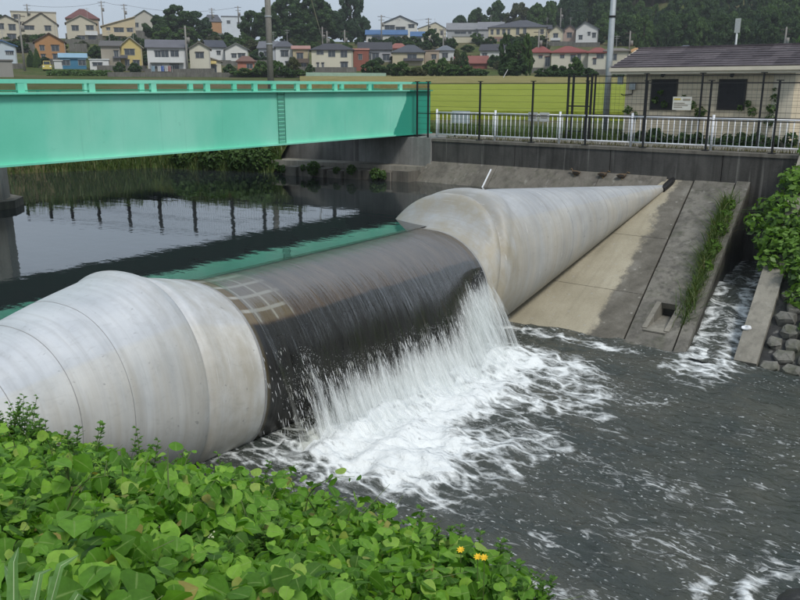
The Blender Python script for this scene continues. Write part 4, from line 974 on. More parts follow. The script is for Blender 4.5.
    if porch:
        a, b, c, pc = porch; sl_ = .5; P_('porch_roof', MB().prism([(-hw+a*w, -1.1, c*he), (-hw+a*w, -.001, c*he+sl_), (-hw+a*w, -.001, c*he+sl_+.12), (-hw+a*w, -1.1, c*he+.12)], ((b-a)*w, 0, 0)), hm(pc))
    return o
H = house
H('cream gabled house with two windows beside the flat roofed apartment block', -4, 21, 43, 22, 15.5, 'g', CREAM, DKR, [(.2,.4,.66,.9),(.58,.82,.62,.88),(.5,.8,.15,.42)])
H('pale blue house with blue edged roof behind the grey corrugated shed', -8, 17, 68, 46, 41, 'g', PALEB, BLUER, [(.62,.72,.62,.76),(.75,.88,.62,.76)], yaw=4)
H('grey corrugated metal shed below the pale blue house', -4, 13, 77, 61, 60, 'f', (.26, .25, .23), (.14, .13, .12), [], 'shed', 4, name='shed')
H('large cream flat roofed apartment block with stepped side wing', 21, 62, 37, 12.5, 11.5, 'f', CREAM, (.34, .32, .28), [(.06,.2,.72,.88),(.55,.7,.7,.86),(.85,.95,.4,.55)], 'apartment block', 12, rr=262)
H('cream house with steep brown edged gable and front balcony', 27, 58, 43, 24, 13, 'g', CREAM, BRNR, [(.02,.30,.66,.88),(.62,.80,.66,.9),(.14,.38,.1,.5),(.62,.8,.12,.4)], balcony=(-.06,.42,.44,.66,CREAM), ridge=.55)
H('orange brown two storey house with dark brown gable roof', 38, 66, 63, 42, 33.5, 'g', ORANGE, BRNR, [(.16,.30,.60,.82),(.54,.78,.58,.84),(.18,.30,.20,.40),(.56,.80,.05,.42)])
H('blue walled workshop with light blue metal roof', 62, 86, 69, 57.5, 53.5, 's', (.045, .17, .28), (.22, .36, .46), [(.06,.36,.35,.75),(.70,.98,.35,.78)], 'workshop', 5)
H('small white storage box beside the blue workshop', 55, 62.5, 69, 61, 60.6, 'f', (.55, .56, .55), (.5, .5, .5), [], 'storage box', 3, name='storage_box')
H('white container cabin with barred window beside the hedge', 91, 109, 70.5, 60, 59, 'f', WHITE, (.5, .52, .52), [(.16,.64,.45,.75)], 'cabin', 4, name='cabin')
H('cream house with twin grey ground floor shutters and white balcony', 69, 97, 43, 23, 15.5, 'g', CREAM, (.25, .22, .18), [(.18,.40,.62,.86),(.66,.90,.66,.88),(.34,.58,0,.36),(.70,.94,0,.36)], balcony=(.6,1.02,.42,.60,WHITE))
H('tan house with dark red hipped roof behind the cream gable', 74, 104, 37, 18.5, 8, 'h', TAN, (.13, .055, .05), [(.75,.9,.5,.75)], rr=258, hipf=.15)
H('pale orange cream house with single sloping roof', 104, 136, 43, 27, 16.5, 'p', (.50, .42, .27), (.40, .33, .22), [(.36,.64,.68,.95),(.74,.92,.72,.94),(.14,.24,.8,.95),(.35,.52,.12,.38)], balcony=(0,.70,.45,.66,(.50,.43,.30)))
H('cream house with grey green gabled roof beside the tree clump', 137, 163, 34, 19, 10.5, 'g', (.44, .42, .36), (.11, .135, .12), [(.1,.25,.45,.7)], rr=258)
H('bright yellow gabled house with white framed bay window', 121.5, 143, 70, 47, 37.5, 'g', YEL, (.30, .28, .24), [(.24,.66,.66,.90),(.22,.40,.08,.44),(.58,.84,.1,.42)], porch=(-.3,.35,.50,GREYR))
H('grey tan house with dark roof adjoining the yellow gabled house', 103, 121, 70, 46, 40.5, 's', (.30, .27, .22), (.10, .095, .09), [(.7,.9,.55,.8)], yaw=-6)
H('white house with grey gabled roof, brown balcony doors and laundry', 149.5, 187, 73.5, 47.5, 39.5, 's', (.58, .58, .57), (.115, .115, .13), [(.20,.34,.58,.86),(.36,.54,.56,.88),(.60,.80,.66,.88),(.12,.34,.12,.30),(.56,.78,.16,.34)], balcony=(.06,.92,.44,.62,WHITE))
H('cream two storey gabled house with lean-to porch', 191, 211, 73, 48.5, 42.5, 'g', (.54, .52, .43), (.14, .13, .12), [(.30,.68,.62,.84)])
H('low cream house front with yellow awning before the gabled house', 192, 222, 74, 61.5, 57, 'g', (.53, .50, .41), (.20, .18, .16), [(.32,.46,.0,.62),(.56,.84,.1,.66)], rr=158, porch=(.25,.85,.80,(.45,.36,.14)))
H('pale house with dark solar roof tucked beside the white gable', 209, 226, 64, 47, 40, 's', WHITE, (.05, .055, .07), [(.5,.7,.55,.75)], yaw=10)
H('white gabled house with grey green roof side and dark window', 226, 248.5, 65, 49.5, 43.5, 'g', (.60, .60, .57), (.16, .17, .16), [(.28,.48,.48,.72),(.56,.86,.48,.74)])
H('small salmon pink hut with brown tiled roof', 238, 254.5, 70, 61, 55.5, 'h', SALM, (.15, .08, .06), [(.55,.88,.2,.68)], 'hut', 5)
H('orange walled house with dark grey roof on the hilltop', 205, 222, 35, 21.5, 14, 'h', ORANGE, GREYR, [(.2,.4,.3,.6)], hipf=.6)
H('white box shaped house with thin dark roof on the hilltop', 222.5, 245, 38, 17, 16, 'f', (.56, .60, .64), (.10, .10, .11), [(.24,.38,.68,.82),(.68,.92,.48,.74)])
H('pale grey house with grey tiled roof behind the stout utility pole', 259, 276, 64, 48, 41, 's', (.40, .42, .45), (.12, .125, .14), [(.35,.6,.5,.75)], yaw=-8)
H('white house with hipped dark grey roof and solar water heater', 276.5, 293.5, 70, 46.5, 40, 'h', (.56, .57, .56), GREYR, [(.3,.72,.58,.82),(.1,.3,.12,.3),(.55,.8,.1,.35)])
H('narrow tan house with pink metal roof and timber balcony', 293.5, 309.5, 71, 49, 45.5, 's', (.40, .34, .22), (.34, .18, .15), [(.25,.62,.55,.82),(.5,.8,.1,.4)], balcony=(.1,.95,.40,.56,(.12,.09,.07)))
H('large cream house with hipped dark roof behind the pale green pipe bridge', 312, 353, 71.5, 49.5, 42.5, 'h', (.56, .53, .42), DKR, [(.13,.29,.78,.97),(.41,.57,.68,.96),(.71,.86,.66,.97),(.13,.17,.14,.38),(.25,.29,.14,.38),(.71,.87,.12,.42)], hipf=.38)
H('red brown small house with flat pink roof edge', 353.5, 369, 71, 50, 48.3, 'f', (.24, .085, .06), (.42, .20, .16), [(.35,.55,.55,.8)])
H('dark grey roofed house with wide dark balcony opening', 359, 391, 62, 49.5, 42, 's', (.36, .36, .37), DKR, [(.30,.38,.2,.75),(.42,.62,.2,.7),(.75,.95,.15,.6)])
H('white hilltop house with dark roof and two wide brown windows', 382, 417, 32, 23.5, 16, 'g', (.58, .57, .52), (.055, .06, .075), [(.08,.36,.30,.75),(.40,.66,.2,.55),(.76,.92,.5,.85)], rr=240, ridge=.52)
H('white lower house wing with bright blue roof under the hilltop house', 366.5, 407, 42, 34.5, 29.5, 's', (.55, .54, .50), BLUER, [(.15,.4,.2,.7),(.6,.8,.3,.7)], rr=228)
H('cream gabled hilltop house with dark roof beside the poplar', 418, 446, 40.5, 28.5, 22.5, 'g', (.54, .50, .38), (.10, .10, .105), [(.58,.66,.7,.98),(.8,.88,.45,.8)], ridge=.62)
H('little house with bright blue roof in front of the cream hilltop house', 411, 425, 43, 36, 31.5, 's', (.50, .48, .42), BLUER, [(.4,.7,.2,.7)], depth=5, rr=226)
H('beige house with hipped slate roof and lower dark lean-to roof', 392.5, 424, 66, 52, 44, 'h', (.46, .41, .29), (.065, .072, .085), [(.48,.76,.45,.82)], porch=(.35,.98,.35,DKR), hipf=.25, ridge=.58)
H('small house with dull red roof behind the beige hipped house', 390, 407, 55, 48, 42.5, 'h', (.42, .36, .28), (.25, .09, .07), [(.2,.5,.3,.7)], rr=200)
H('low tan flat roofed house beside the beige hipped house', 424.5, 439, 63, 51, 50, 'f', (.36, .29, .22), (.20, .16, .14), [(.5,.8,.35,.7)])
H('small white house with hipped grey blue roof among the shrubs', 436, 454, 61, 50, 44.5, 'h', (.52, .53, .52), (.13, .145, .165), [(.35,.65,.3,.7)], hipf=.2)
H('long grey roofed building beside the hilltop apartments', 446, 484, 37, 29.5, 22.5, 's', (.34, .35, .36), (.20, .205, .215), [(.2,.5,.2,.7),(.56,.64,.3,.7)], rr=262, cat='building', name='building')
H('low pale cream flat building on a grassy bank', 451.5, 478.5, 43, 36.5, 34, 'f', (.50, .47, .36), (.30, .31, .31), [], 'building', 5, rr=233, name='building')
H('grey tiled house between the long building and the hilltop apartments', 477, 502, 45, 29, 21.5, 's', (.36, .36, .36), (.18, .185, .20), [(.45,.5,.55,.7),(.1,.2,.5,.65)], rr=256)
H('large hilltop apartment house with dark hipped roof, cream above brick', 487, 544, 46, 27, 18.5, 'h', (.52, .46, .31), (.065, .068, .08), [(.04,.08,.62,.85),(.14,.19,.62,.86),(.24,.29,.62,.86),(.33,.37,.62,.86),(.48,.53,.6,.95),(.60,.65,.62,.92),(.90,.95,.62,.84),(.08,.15,.06,.36),(.2,.27,.06,.36),(.32,.37,.1,.4),(.77,.83,.15,.40)], 'apartment house', 12, lower=(.5,(.27,.17,.13)), hipf=.12, ridge=.60, rr=240)
H('dark roofed white house beside the tall tree', 480, 503, 58, 50.5, 44, 's', (.52, .52, .50), DKR, [(.1,.3,.2,.6)], yaw=-6)
H('long low barn with dull red roof and red walls', 455, 487, 69, 63, 56, 's', (.20, .065, .05), (.20, .07, .055), [(.3,.45,.2,.7)], 'barn', 6, name='barn')
H('cream house with red hipped roof partly behind the tall tree', 529, 550, 72, 52, 45.5, 'h', (.50, .47, .38), REDR, [(.45,.6,.7,.82),(.75,.95,.3,.75)], hipf=.3)
H('wide cream house with red hipped roof behind the shrubs', 551, 587.5, 73, 52, 45, 'h', (.55, .52, .42), REDR, [(.24,.34,.72,.86),(.52,.64,.55,.86),(.70,.78,.5,.88)], hipf=.12, ridge=.42)
H('cream house with red roof beside the grey lamp pole', 587.5, 606, 74, 52, 46.5, 'h', (.54, .52, .43), REDR, [(.28,.42,.45,.7),(.45,.8,.72,.9)], hipf=.3)
H('cream house with flat grey brown roof behind the lamp pole', 604, 627, 74, 50.5, 47, 'h', (.48, .45, .36), (.16, .14, .12), [(.25,.5,.6,.85)], hipf=.5)
H('white gabled house with grey roof below the forest', 575.5, 597, 46, 29, 22, 'g', (.58, .58, .57), (.10, .11, .13), [(.15,.3,.4,.62),(.55,.65,.62,.8),(.75,.9,.5,.75)], ridge=.4)
H('tan pink gabled house below the forest', 563, 575.5, 45, 30, 25, 'g', (.38, .28, .23), GREYR, [(.3,.65,.5,.8)])
H('narrow cream gabled house below the forest', 549, 563, 45, 31, 25.5, 'g', (.50, .46, .34), GREYR, [(.3,.6,.5,.8),(.25,.7,.05,.4)], balcony=(.1,.8,.35,.5,WHITE))
H('cream house at the edge of the forest beside the apartment house', 539, 548.5, 46, 29, 24.5, 's', (.48, .40, .27), DKR, [(.3,.6,.5,.8)], rr=246)
H('low house with orange roof beyond the pump house', 627, 645, 62, 51.5, 47, 'h', CREAM, (.42, .23, .09), [], rr=175)
H('wider house with orange roof beyond the pump house', 646, 675, 62, 51.5, 46, 'h', CREAM, (.42, .23, .09), [], hipf=.5, rr=170)
H('house with blue grey hipped roof beyond the pump house', 670, 695, 62, 51, 44.5, 'h', WHITE, (.09, .10, .13), [], hipf=.2, rr=182)
H('house with dull grey roof beyond the pump house', 694, 712, 62, 51.5, 47.5, 'h', WHITE, (.14, .14, .15), [], hipf=.3, rr=182)
H('long building with pale teal metal roof beyond the pump house', 742, 792, 62, 51, 47, 's', CREAM, (.25, .40, .42), [], 'building', rr=170, name='building')
# stone terraces, walls and hedge below the houses
def wall_px(name, label, cat, x0, x1, yb, yt, r, m, n=6, th=.5):
    o = thing(name, label, cat, onray((x0+x1)/2, yb, r))
    for k in range(n):
        a = onray(lerp(x0, x1, k/n)+.1, yb+3, r); b = onray(lerp(x0, x1, (k+1)/n)-.1, yb+3, r); z1 = onray((x0+x1)/2, yt, r).z; z0 = a.z-1
        dv = Vector((a.x, a.y, 0)).normalized()*th
        part('wall_panel', MB().prism([(a.x, a.y, z0), (b.x, b.y, z0), (b.x+dv.x, b.y+dv.y, z0), (a.x+dv.x, a.y+dv.y, z0)], (0, 0, z1-z0)), m, o)
    return o
wall_px('retaining_wall', 'long dark retaining wall below the yellow and white houses', 'wall', 108, 312, 79, 72.5, 134, M_ret, 16)
wall_px('terrace_wall', 'pale stone terrace wall under the cream house with shutters', 'wall', 70, 88, 53, 43.5, 205, M_ret, 3)
wall_px('terrace_wall', 'grey stone terrace wall under the steep gabled cream house', 'wall', 18, 38, 60, 42.5, 203, M_ret, 3)
wall_px('terrace_wall', 'dark terrace wall below the hilltop apartment house', 'wall', 478, 545, 50, 44.5, 231, M_ret, 6)
pb = thing('pipe_bridge', 'pale green pipe beam on short legs before the large cream house', 'pipe bridge', onray(337, 74, 126))
a, b = onray(306, 74.3, 126), onray(386, 75, 126); M_pg = plain('pale_green_paint', (.30, .42, .32), .6, .15)
part('beam', MB().beam(a, b, .5, .55), M_pg, pb)
for k in (.05, .95): q = a.lerp(b, k); part('leg', MB().beam(q+Vector((0, 0, -2.4)), q, .35), M_ret, pb)
def shrub_row(label, name, cat, x0, x1, yb, yt, n, lm, r, seed):
    a = onray(x0, yb, r); b = onray(x1, yb, r); h = onray((x0+x1)/2, yt, r).z-a.z; rs = random.Random(seed); bl = []
    for k in range(n):
        q = a.lerp(b, (k+.5)/n); rad = h*.5*rs.uniform(.8, 1.15); bl.append((q.x, q.y, q.z+h*.5, rad))
    o = thing(name, label, cat, a.lerp(b, .5)); part('foliage', leaf_cloud('foliage', bl, n*170, .22, seed), LM[lm], o)
    return o
shrub_row('trimmed green hedge beside the white container cabin', 'hedge', 'hedge', 49, 110, 77.5, 70.5, 22, 'm', 140, 4)
# utility poles among the houses
def upole(label, px, yb, yt, r=None, w=.13, arm=True, m=None):
    if r is None: p, r = ground(px, yb)
    else: p = onray(px, yb, r)
    tz = onray(px, yt, r).z; o = thing('utility_pole', label, 'utility pole', p, group='utility poles among the houses'); tp_ = Vector((p.x, p.y, tz)); d = Vector((p.y, -p.x, 0)).normalized()
    part('shaft', MB().tube([p+Vector((0, 0, -1)), tp_], [w*1.25, w], 8), m or M_pole, o, True)
    if arm:
        part('cross_arm', MB().beam(tp_-d*1.0+Vector((0, 0, -.4)), tp_+d*1.0+Vector((0, 0, -.4)), .13), M_timber, o)
        part('cross_arm', MB().beam(tp_-d*.8+Vector((0, 0, -1.3)), tp_+d*.8+Vector((0, 0, -1.3)), .11), M_timber, o)
        part('transformer', MB().tube([tp_+d*.4+Vector((0, 0, -2.9)), tp_+d*.4+Vector((0, 0, -1.9))], .3, 10), M_pole, o, True)
    return o
UPL = ['utility pole on the skyline above the cream apartment block', 'tall utility pole beside the orange brown house', 'tall utility pole between the tan house and the sloping roofed house', 'utility pole on the skyline above the single sloping roof', 'utility pole at the corner of the white house with laundry', 'utility pole above the white box shaped hilltop house', 'short utility pole above the orange walled hilltop house', 'utility pole at the ridge of the large cream hipped house', 'second utility pole close behind the large cream hipped house', 'utility pole beside the red brown flat house', 'utility pole before the white hilltop house with brown windows', 'short utility pole on the skyline above the cream hilltop gable', 'utility pole before the dark rounded hilltop tree', 'slim utility pole beside the small white hipped house', 'utility pole before the red hipped roofs', 'utility pole above the narrow cream gable by the forest', 'utility pole above the orange roofs beyond the pump house', 'utility pole above the pale teal roof']
for px, yb, yt, r in ((27.5, 12, 4, 262), (25, 71, 14, None), (104.5, 40, 1, 262), (125.5, 25, 4, 262), (188, 74, 26, None), (238.5, 20, 6, 270), (212, 16, 8, 270), (323, 60, 27, 215), (327.5, 60, 31, 214), (345, 58, 30, 214), (381.5, 43, 15, 225), (428.5, 26, 18, 268), (431.5, 47, 33, 224), (443, 62, 28, 195), (537.5, 71, 30, None), (560, 30, 8, 262), (629, 52, 31, 180), (784, 50, 27, 172)):
    upole(UPL.pop(0), px, yb, yt, r, .15)
p = onray(735, 52, 120); o = thing('signal_mast', 'thin pale mast with rectangular box on top beyond the pump house roof', 'mast', p)
q = onray(736, 18.5, 120); part('shaft', MB().tube([Vector((p.x, p.y, 1)), Vector((p.x, p.y, q.z-.1))], .14, 8), M_galv, o, True); part('box', MB().box(p.x-.32, p.x+.32, p.y-.15, p.y+.15, q.z-1.8, q.z), M_galv, o)
p0 = onray(27.5, 5.2, 262); p1 = onray(104.5, 2, 262); p2 = onray(125.5, 5, 262); p3 = onray(238.5, 7, 270)
def cable(label, a, b, sag, r=.035, m=None, g='overhead cables'):
    pts = [a.lerp(b, k/16)-Vector((0, 0, sag*4*(k/16)*(1-k/16))) for k in range(17)]
    tag(put('overhead_cable', MB().tube(pts, r, 5).mesh('overhead_cable', True), m or M_cabled), label, 'cable', g)
cable('thin dark overhead cable strung above the cream apartment block', p0, p1, .9); cable('thin dark overhead cable between the two hilltop poles', p1, p2, .3); cable('thin dark overhead cable running across the tree clump', p2, p3, 1.6)
cable('pale straight guy cable slanting down past the dark trees', onray(308, -12, 60), onray(323, 41, 214), 0, .05, M_cable)
cable('pale straight guy cable slanting across the tall leafy tree', onray(513, 60, 135), onray(501, 82, 110), 0, .045, M_cable)
cable('thin dark overhead cable spanning the grey sky behind the hilltop houses', onray(428.5, 18.5, 268), onray(381.5, 16, 225), .8); cable('thin dark overhead cable before the forest', onray(560, 9, 262), onray(640, 6, 255), 1)
# small yellow car by the orange house
p, r = ground(47.5, 71); o = thing('parked_car', 'small boxy yellow car parked below the orange brown house', 'car', p, math.atan2(-p.x, p.y))
YC = plain('car_yellow', (.55, .45, .12), .3, .08); 
put('body', MB().prism([(-.75, 0, .3), (.75, 0, .3), (.75, 0, 1.0), (.6, 0, 1.05), (.55, 0, 1.7), (-.55, 0, 1.7), (-.6, 0, 1.05), (-.75, 0, 1.0)][::-1], (0, 3.2, 0)), YC, o)
put('windscreen', MB().box(-.5, .5, -.02, -.002, 1.08, 1.6), M_glass, o)
for x in (-.55, .55): put('headlight', MB().box(x-.12, x+.12, -.03, -.003, .65, .85), M_white, o); put('wheel', MB().tube([(x-.1, .5, .3), (x+.1, .5, .3)], .3, 12), M_black, o)
# laundry and tanks before the white house
lx = thing('laundry_line', 'washing of blue and white cloths hung before the white house', 'laundry', onray(163, 73, 150))
for k, (px, c) in enumerate(((153, (.3, .42, .5)), (159, (.6, .6, .6)), (162, (.12, .2, .5)), (166, (.6, .6, .58)), (169, (.45, .25, .25)))):
    q = onray(px, 66, 150); part('cloth', MB().box(q.x-.4, q.x+.4, q.y-.04, q.y+.04, q.z-.9, q.z), plain('cloth%d' % k, c, .9), lx)
q0, q1 = onray(151, 65.7, 150), onray(172, 65.7, 150); part('line', MB().beam(q0, q1, .04), M_galv, lx)
for q in (q0, q1): part('line_post', MB().beam(Vector((q.x, q.y, q.z-3)), q, .06), M_galv, lx)

# ------------------------------------------------------------------ trees and shrubs of the hillside
for px, yb, yt, hw, kind, lm, r, lab in (
  (162, 46, 14, 15, 'round', 'd', 232, 'dark rounded tree at the edge of the clump by the grey green roof'), (181, 46, 4, 20, 'round', 'd', 236, 'tallest dark tree of the clump behind the white house'), (200, 46, 10, 15, 'round', 'b', 238, 'dark tree between the clump and the orange hilltop house'), (172, 47, 24, 14, 'bush', 'm', 222, 'lighter green shrub below the dark tree clump'), (211, 47, 28, 12, 'round', 'd', 225, 'dark tree below the orange hilltop house'), (192, 47, 26, 12, 'round', 'm', 222, 'mid green tree before the dark tree clump'),
  (8, 24, 11, 9, 'bush', 'd', 268, 'dark bush on the skyline above the cream gabled house'), (100, 59, 43, 9, 'bush', 'd', 190, 'dark bush between the shuttered house and the tan house'), (40, 67, 48, 4.0, 'cone', 'm', 170, 'narrow green cypress beside the orange brown house'), (34, 66, 50, 5, 'cone', 'd', 172, 'dark conifer between the terrace wall and the cypress'),
  (121, 71, 60, 5.5, 'bush', 'd', 150, 'rounded dark shrub by the door of the yellow house'), (136, 71, 60.5, 6.5, 'bush', 'd', 150, 'wider dark shrub below the yellow bay window'), (146, 55, 36, 7, 'bush', 'd', 205, 'dark shrub between the sloping roofed and white houses'), (229, 45, 31, 7, 'bush', 'b', 235, 'dark shrub below the white box shaped house'),
  (254, 47, 9, 13, 'round', 'd', 235, 'dark tree beside the white box shaped house'), (270, 50, 6, 17, 'round', 'd', 230, 'dark tree right behind the stout utility pole'), (292, 50, -14, 22, 'round', 'd', 234, 'very tall dark tree beside the stout utility pole'), (316, 50, -6, 22, 'round', 'd', 236, 'tall dark tree above the large cream house'), (333, 52, 8, 17, 'round', 'b', 240, 'dark tree behind the roof of the large cream house'), (300, 52, 18, 20, 'round', 'd', 222, 'broad dark tree behind the pink roofed house'),
  (352, 46, -18, 15, 'tall', 'b', 250, 'tall open crowned tree against the sky'), (364, 46, 15, 9, 'round', 'b', 246, 'smaller hazy tree beside the tall open crowned tree'), (346, 48, 22, 10, 'round', 'b', 244, 'low hazy tree under the tall open crowned tree'),
  (431, 50, 28, 9.5, 'round', 'd', 218, 'dark rounded tree between the two cream hilltop houses'), (409, 50, 36, 6, 'bush', 'b', 222, 'dark bush beside the little blue roofed house'), (392, 56, 40, 6, 'bush', 'd', 212, 'dark bush above the dull red roof'),
  (459, 33, 14, 10, 'round', 'b', 300, 'hazy tree at the low end of the hilltop grove'), (475, 33, 6, 13, 'round', 'd', 302, 'second rounded tree of the hilltop grove'), (494, 33, -1, 16, 'round', 'd', 304, 'highest rounded tree of the hilltop grove'), (517, 33, 1, 16, 'round', 'o', 300, 'olive brown tree of the hilltop grove'), (456, 30, 20, 6, 'bush', 'b', 296, 'low hazy bush at the end of the hilltop grove'), (535, 33, 3, 12, 'round', 'd', 298, 'dark tree where the grove meets the forest'),
  (505, 80, 33, 9, 'tall', 'd', 128, 'tall slim dark tree before the apartment house'), (517, 80, 38, 15, 'round', 'd', 127, 'broad leafy tree before the apartment house'), (526, 80, 33, 7, 'tall', 'm', 126, 'tall ivy green tree beside the red roofed house'), (511, 81, 55, 14, 'bush', 'd', 125, 'dense shrub at the foot of the tall leafy trees'), (493, 64, 52, 7, 'bush', 'd', 170, 'dark bush by the red barn'), (498, 70, 59, 5, 'bush', 'o', 165, 'yellowish bush beside the red barn'),
  (463, 70, 51, 6, 'round', 'd', 150, 'dark round tree before the red barn'), (456, 68, 48, 6, 'round', 'o', 152, 'brownish tree before the small white hipped house'),
  (373, 77, 57, 11, 'bush', 'd', 130, 'dark shrub below the dark grey roofed house'), (392, 78, 61, 10, 'bush', 'd', 130, 'dark shrub left standing before the beige hipped house'), (404, 78, 58, 11, 'bush', 'm', 128, 'green shrub before the beige hipped house'), (418, 79, 65, 10, 'bush', 'o', 127, 'olive shrub below the dark lean-to roof'), (432, 78, 57, 9, 'bush', 'm', 130, 'green shrub before the low tan house'), (443, 78, 54, 9, 'bush', 'm', 130, 'taller green shrub before the small white hipped house'), (452, 79, 62, 10, 'bush', 'm', 128, 'light green shrub beside the brownish tree'), (468, 79, 63, 12, 'bush', 'm', 128, 'wide green shrub before the red barn'), (480, 79, 68, 9, 'bush', 'd', 126, 'low dark shrub by the end of the barn'),
  (277, 78, 58, 9, 'bush', 'm', 132, 'green shrub beside the stout utility pole'), (294, 78, 56, 8, 'round', 'o', 132, 'open olive bush before the pink roofed house'), (286, 79, 66, 10, 'bush', 'd', 131, 'dark shrub before the white solar roofed house'), (300, 79, 68, 8, 'bush', 'm', 131, 'low shrub beside the pale green pipe beam'), (262, 79, 58, 9, 'bush', 'm', 133, 'leafy shrub in front of the salmon hut'), (243, 79, 66, 13, 'bush', 'm', 133, 'wide low shrub on the retaining wall'), (230, 77, 62, 7, 'bush', 'd', 140, 'dark shrub beside the white gabled house'), (310, 74, 62, 5, 'bush', 'd', 140, 'dark bush at the corner of the large cream house'),
  (556, 82, 62, 12, 'bush', 'd', 118, 'dark shrub before the wide red roofed house'), (575, 83, 56, 9, 'round', 'm', 119, 'green tree before the wide red roofed house'), (586, 83, 66, 12, 'bush', 'd', 117, 'dark shrub beside the lamp pole'), (543, 82, 66, 9, 'bush', 'd', 118, 'low dark shrub below the red roof'), (615, 83, 70, 8, 'bush', 'd', 117, 'low dark shrub left of the pump house'), (568, 83, 68, 9, 'bush', 'd', 117, 'low dense shrub in the garden hedge'),
  (598, 50, 17, 9, 'round', 'm', 235, 'light green tree beside the white gabled house'), (605, 48, 20, 9, 'round', 'l', 238, 'pale green tree behind the lamp pole'), (594, 48, 33, 8, 'bush', 'd', 226, 'dark bush beside the white gabled house'), (617, 50, 26, 9, 'bush', 'l', 232, 'pale green bush at the foot of the forest'), (630, 50, 18, 8, 'tall', 'm', 236, 'light green upright tree at the foot of the forest'), (800, 52, 28, 10, 'round', 'l', 180, 'yellow green tree beyond the end of the pump house')):
    nm = 'shrub' if kind == 'bush' else 'tree'; tree_px(nm, lab, nm, px, yb, yt, hw, kind, lm, None, r)
rs = random.Random(31)
for k in range(60):
    px = rs.uniform(0, 545); yb = rs.choice((rs.uniform(42, 50), rs.uniform(57, 66))); p, r = ground(px, yb)
    plant('garden_shrub', 'small garden shrub growing between the hillside houses', 'shrub', p, rs.uniform(2.2, 4.5), rs.uniform(1.5, 3.4), 'bush', rs.choice('dmobd'), 'garden shrubs between the houses')
for k in range(60):
    px = rs.uniform(0, 545); yb = rs.uniform(43, 53); p, r = ground(px, yb)
    plant('garden_tree', 'leafy garden tree filling a gap between the hillside houses', 'tree', p, rs.uniform(3.0, 5.5), rs.uniform(1.8, 3.6), rs.choice(('bush', 'round', 'bush')), rs.choice('dmomd'), 'garden trees between the houses')
rs = random.Random(77)
FL = 'dark green tree in the dense forest on the hillside'
for row, (r, yo) in enumerate(((205, 0), (222, 0), (240, 0), (254, 0), (270, 0), (288, 0), (308, 0), (330, 0), (350, 0))):
    px = 520+row*3 if row > 3 else (640, 622, 604, 600)[row]
    while px < 850:
        hgt = rs.uniform(10, 17)*(1 if px > 560 else .75)*(1 if row > 3 else .62); d = ray(px, 86); k = r/math.hypot(d.x, d.y)
        lm = rs.choice('ddddbbmbd') if row > 3 else rs.choice('dmmdbd'); q = (d.x*k, d.y*k, float(T(r, px))-.5)
        kd = rs.choice(('round', 'tall', 'round', 'cone') if row > 3 else ('round', 'bush', 'round')); plant('forest_tree', {'d': 'dark green ', 'm': 'fresh mid green ', 'b': 'bluish dark green '}[lm]+{'round': 'round crowned tree', 'tall': 'tall narrow tree', 'cone': 'pointed conifer', 'bush': 'low bushy tree'}[kd]+' in the dense hillside forest', 'tree', q, hgt*rs.uniform(.55, .8), hgt, kd, lm, 'trees of the hillside forest'); px += rs.uniform(9, 15)

# ------------------------------------------------------------------ bank plants
def blades(name, spots, seed, hmin, hmax, w=.012, lean=.35, segs=4):
    r = random.Random(seed); mb = MB()
    for (x, y, z) in spots:
        h = r.uniform(hmin, hmax); a = r.uniform(0, 6.28); ln = h*lean*r.uniform(.3, 1.4); ww = w*r.uniform(.6, 1.3); dx, dy = math.cos(a), math.sin(a); o = len(mb.v)
        for i in range(segs):
            t_ = i/segs; b = ln*t_*t_; c = Vector((x+dx*b, y+dy*b, z+h*(t_-.25*t_*t_*lean))); s_ = Vector((-dy, dx, 0))*ww*(1-.75*t_); mb.v += [tuple(c-s_), tuple(c+s_)]
        mb.v.append((x+dx*ln, y+dy*ln, z+h*(1-.25*lean)))
        for i in range(segs-1): mb.f.append((o+2*i, o+2*i+1, o+2*i+3, o+2*i+2))
        mb.f.append((o+2*segs-2, o+2*segs-1, o+2*segs))
    return mb.mesh(name)
M_blade = m_leaf('grass_blade', (.045, .085, .016), (.075, .13, .026), (.13, .17, .05), .3, .5, yel=(.22, .18, .08))
M_dry = m_leaf('dry_grass', (.10, .11, .03), (.17, .15, .055), (.25, .20, .09), .3, .7)
# sloping grass bank upstream under the bridge
line = [(-18.9, 26.2), (-22, 25.7), (-24, 24.6), (-27.5, 23.8), (-31.2, 22.6), (-33.2, 18.5), (-36.5, 11), (-42, 1)]
A = np.zeros((60, 8, 3)); pr_ = [(-.3, -2.4), (0, -1.75), (.35, -1.35), (.8, -.95), (1.3, -.55), (1.9, -.2), (2.6, -.02), (4, -.04)]
Lx = np.array(line); tt = np.linspace(2.35, len(line)-1.001, 60)
sp1 = []
for i, q in enumerate(tt):
    k = int(q); f_ = q-k; c = Lx[k]*(1-f_)+Lx[k+1]*f_; dv = Lx[min(k+1, len(line)-1)]-Lx[k]; nrm = np.array([dv[1], -dv[0]])/np.hypot(*dv); nrm = nrm if nrm @ c > 0 else -nrm
    for j, (o_, z_) in enumerate(pr_): A[i, j] = (c[0]+nrm[0]*o_, c[1]+nrm[1]*o_, z_)
tag(put('grassy_bank', grid_mesh('grassy_bank', A), M_grass), kind='structure')
rs = random.Random(5)
for k in range(11000):
    i = rs.uniform(0, 58.9); j = rs.uniform(1, 6.4); a = A[int(i), int(j)]*(1-(j-int(j)))+A[int(i), int(j)+1]*(j-int(j)); b = A[int(i)+1, int(j)]*(1-(j-int(j)))+A[int(i)+1, int(j)+1]*(j-int(j)); c = a*(1-(i-int(i)))+b*(i-int(i)); sp1.append(tuple(c-np.array([0, 0, .03])))
tag(put('reeds', blades('reeds', sp1, 3, .25, .75, .022, .6), M_blade), 'tall green reeds and grass covering the upstream bank under the bridge', 'reeds', kind='stuff')
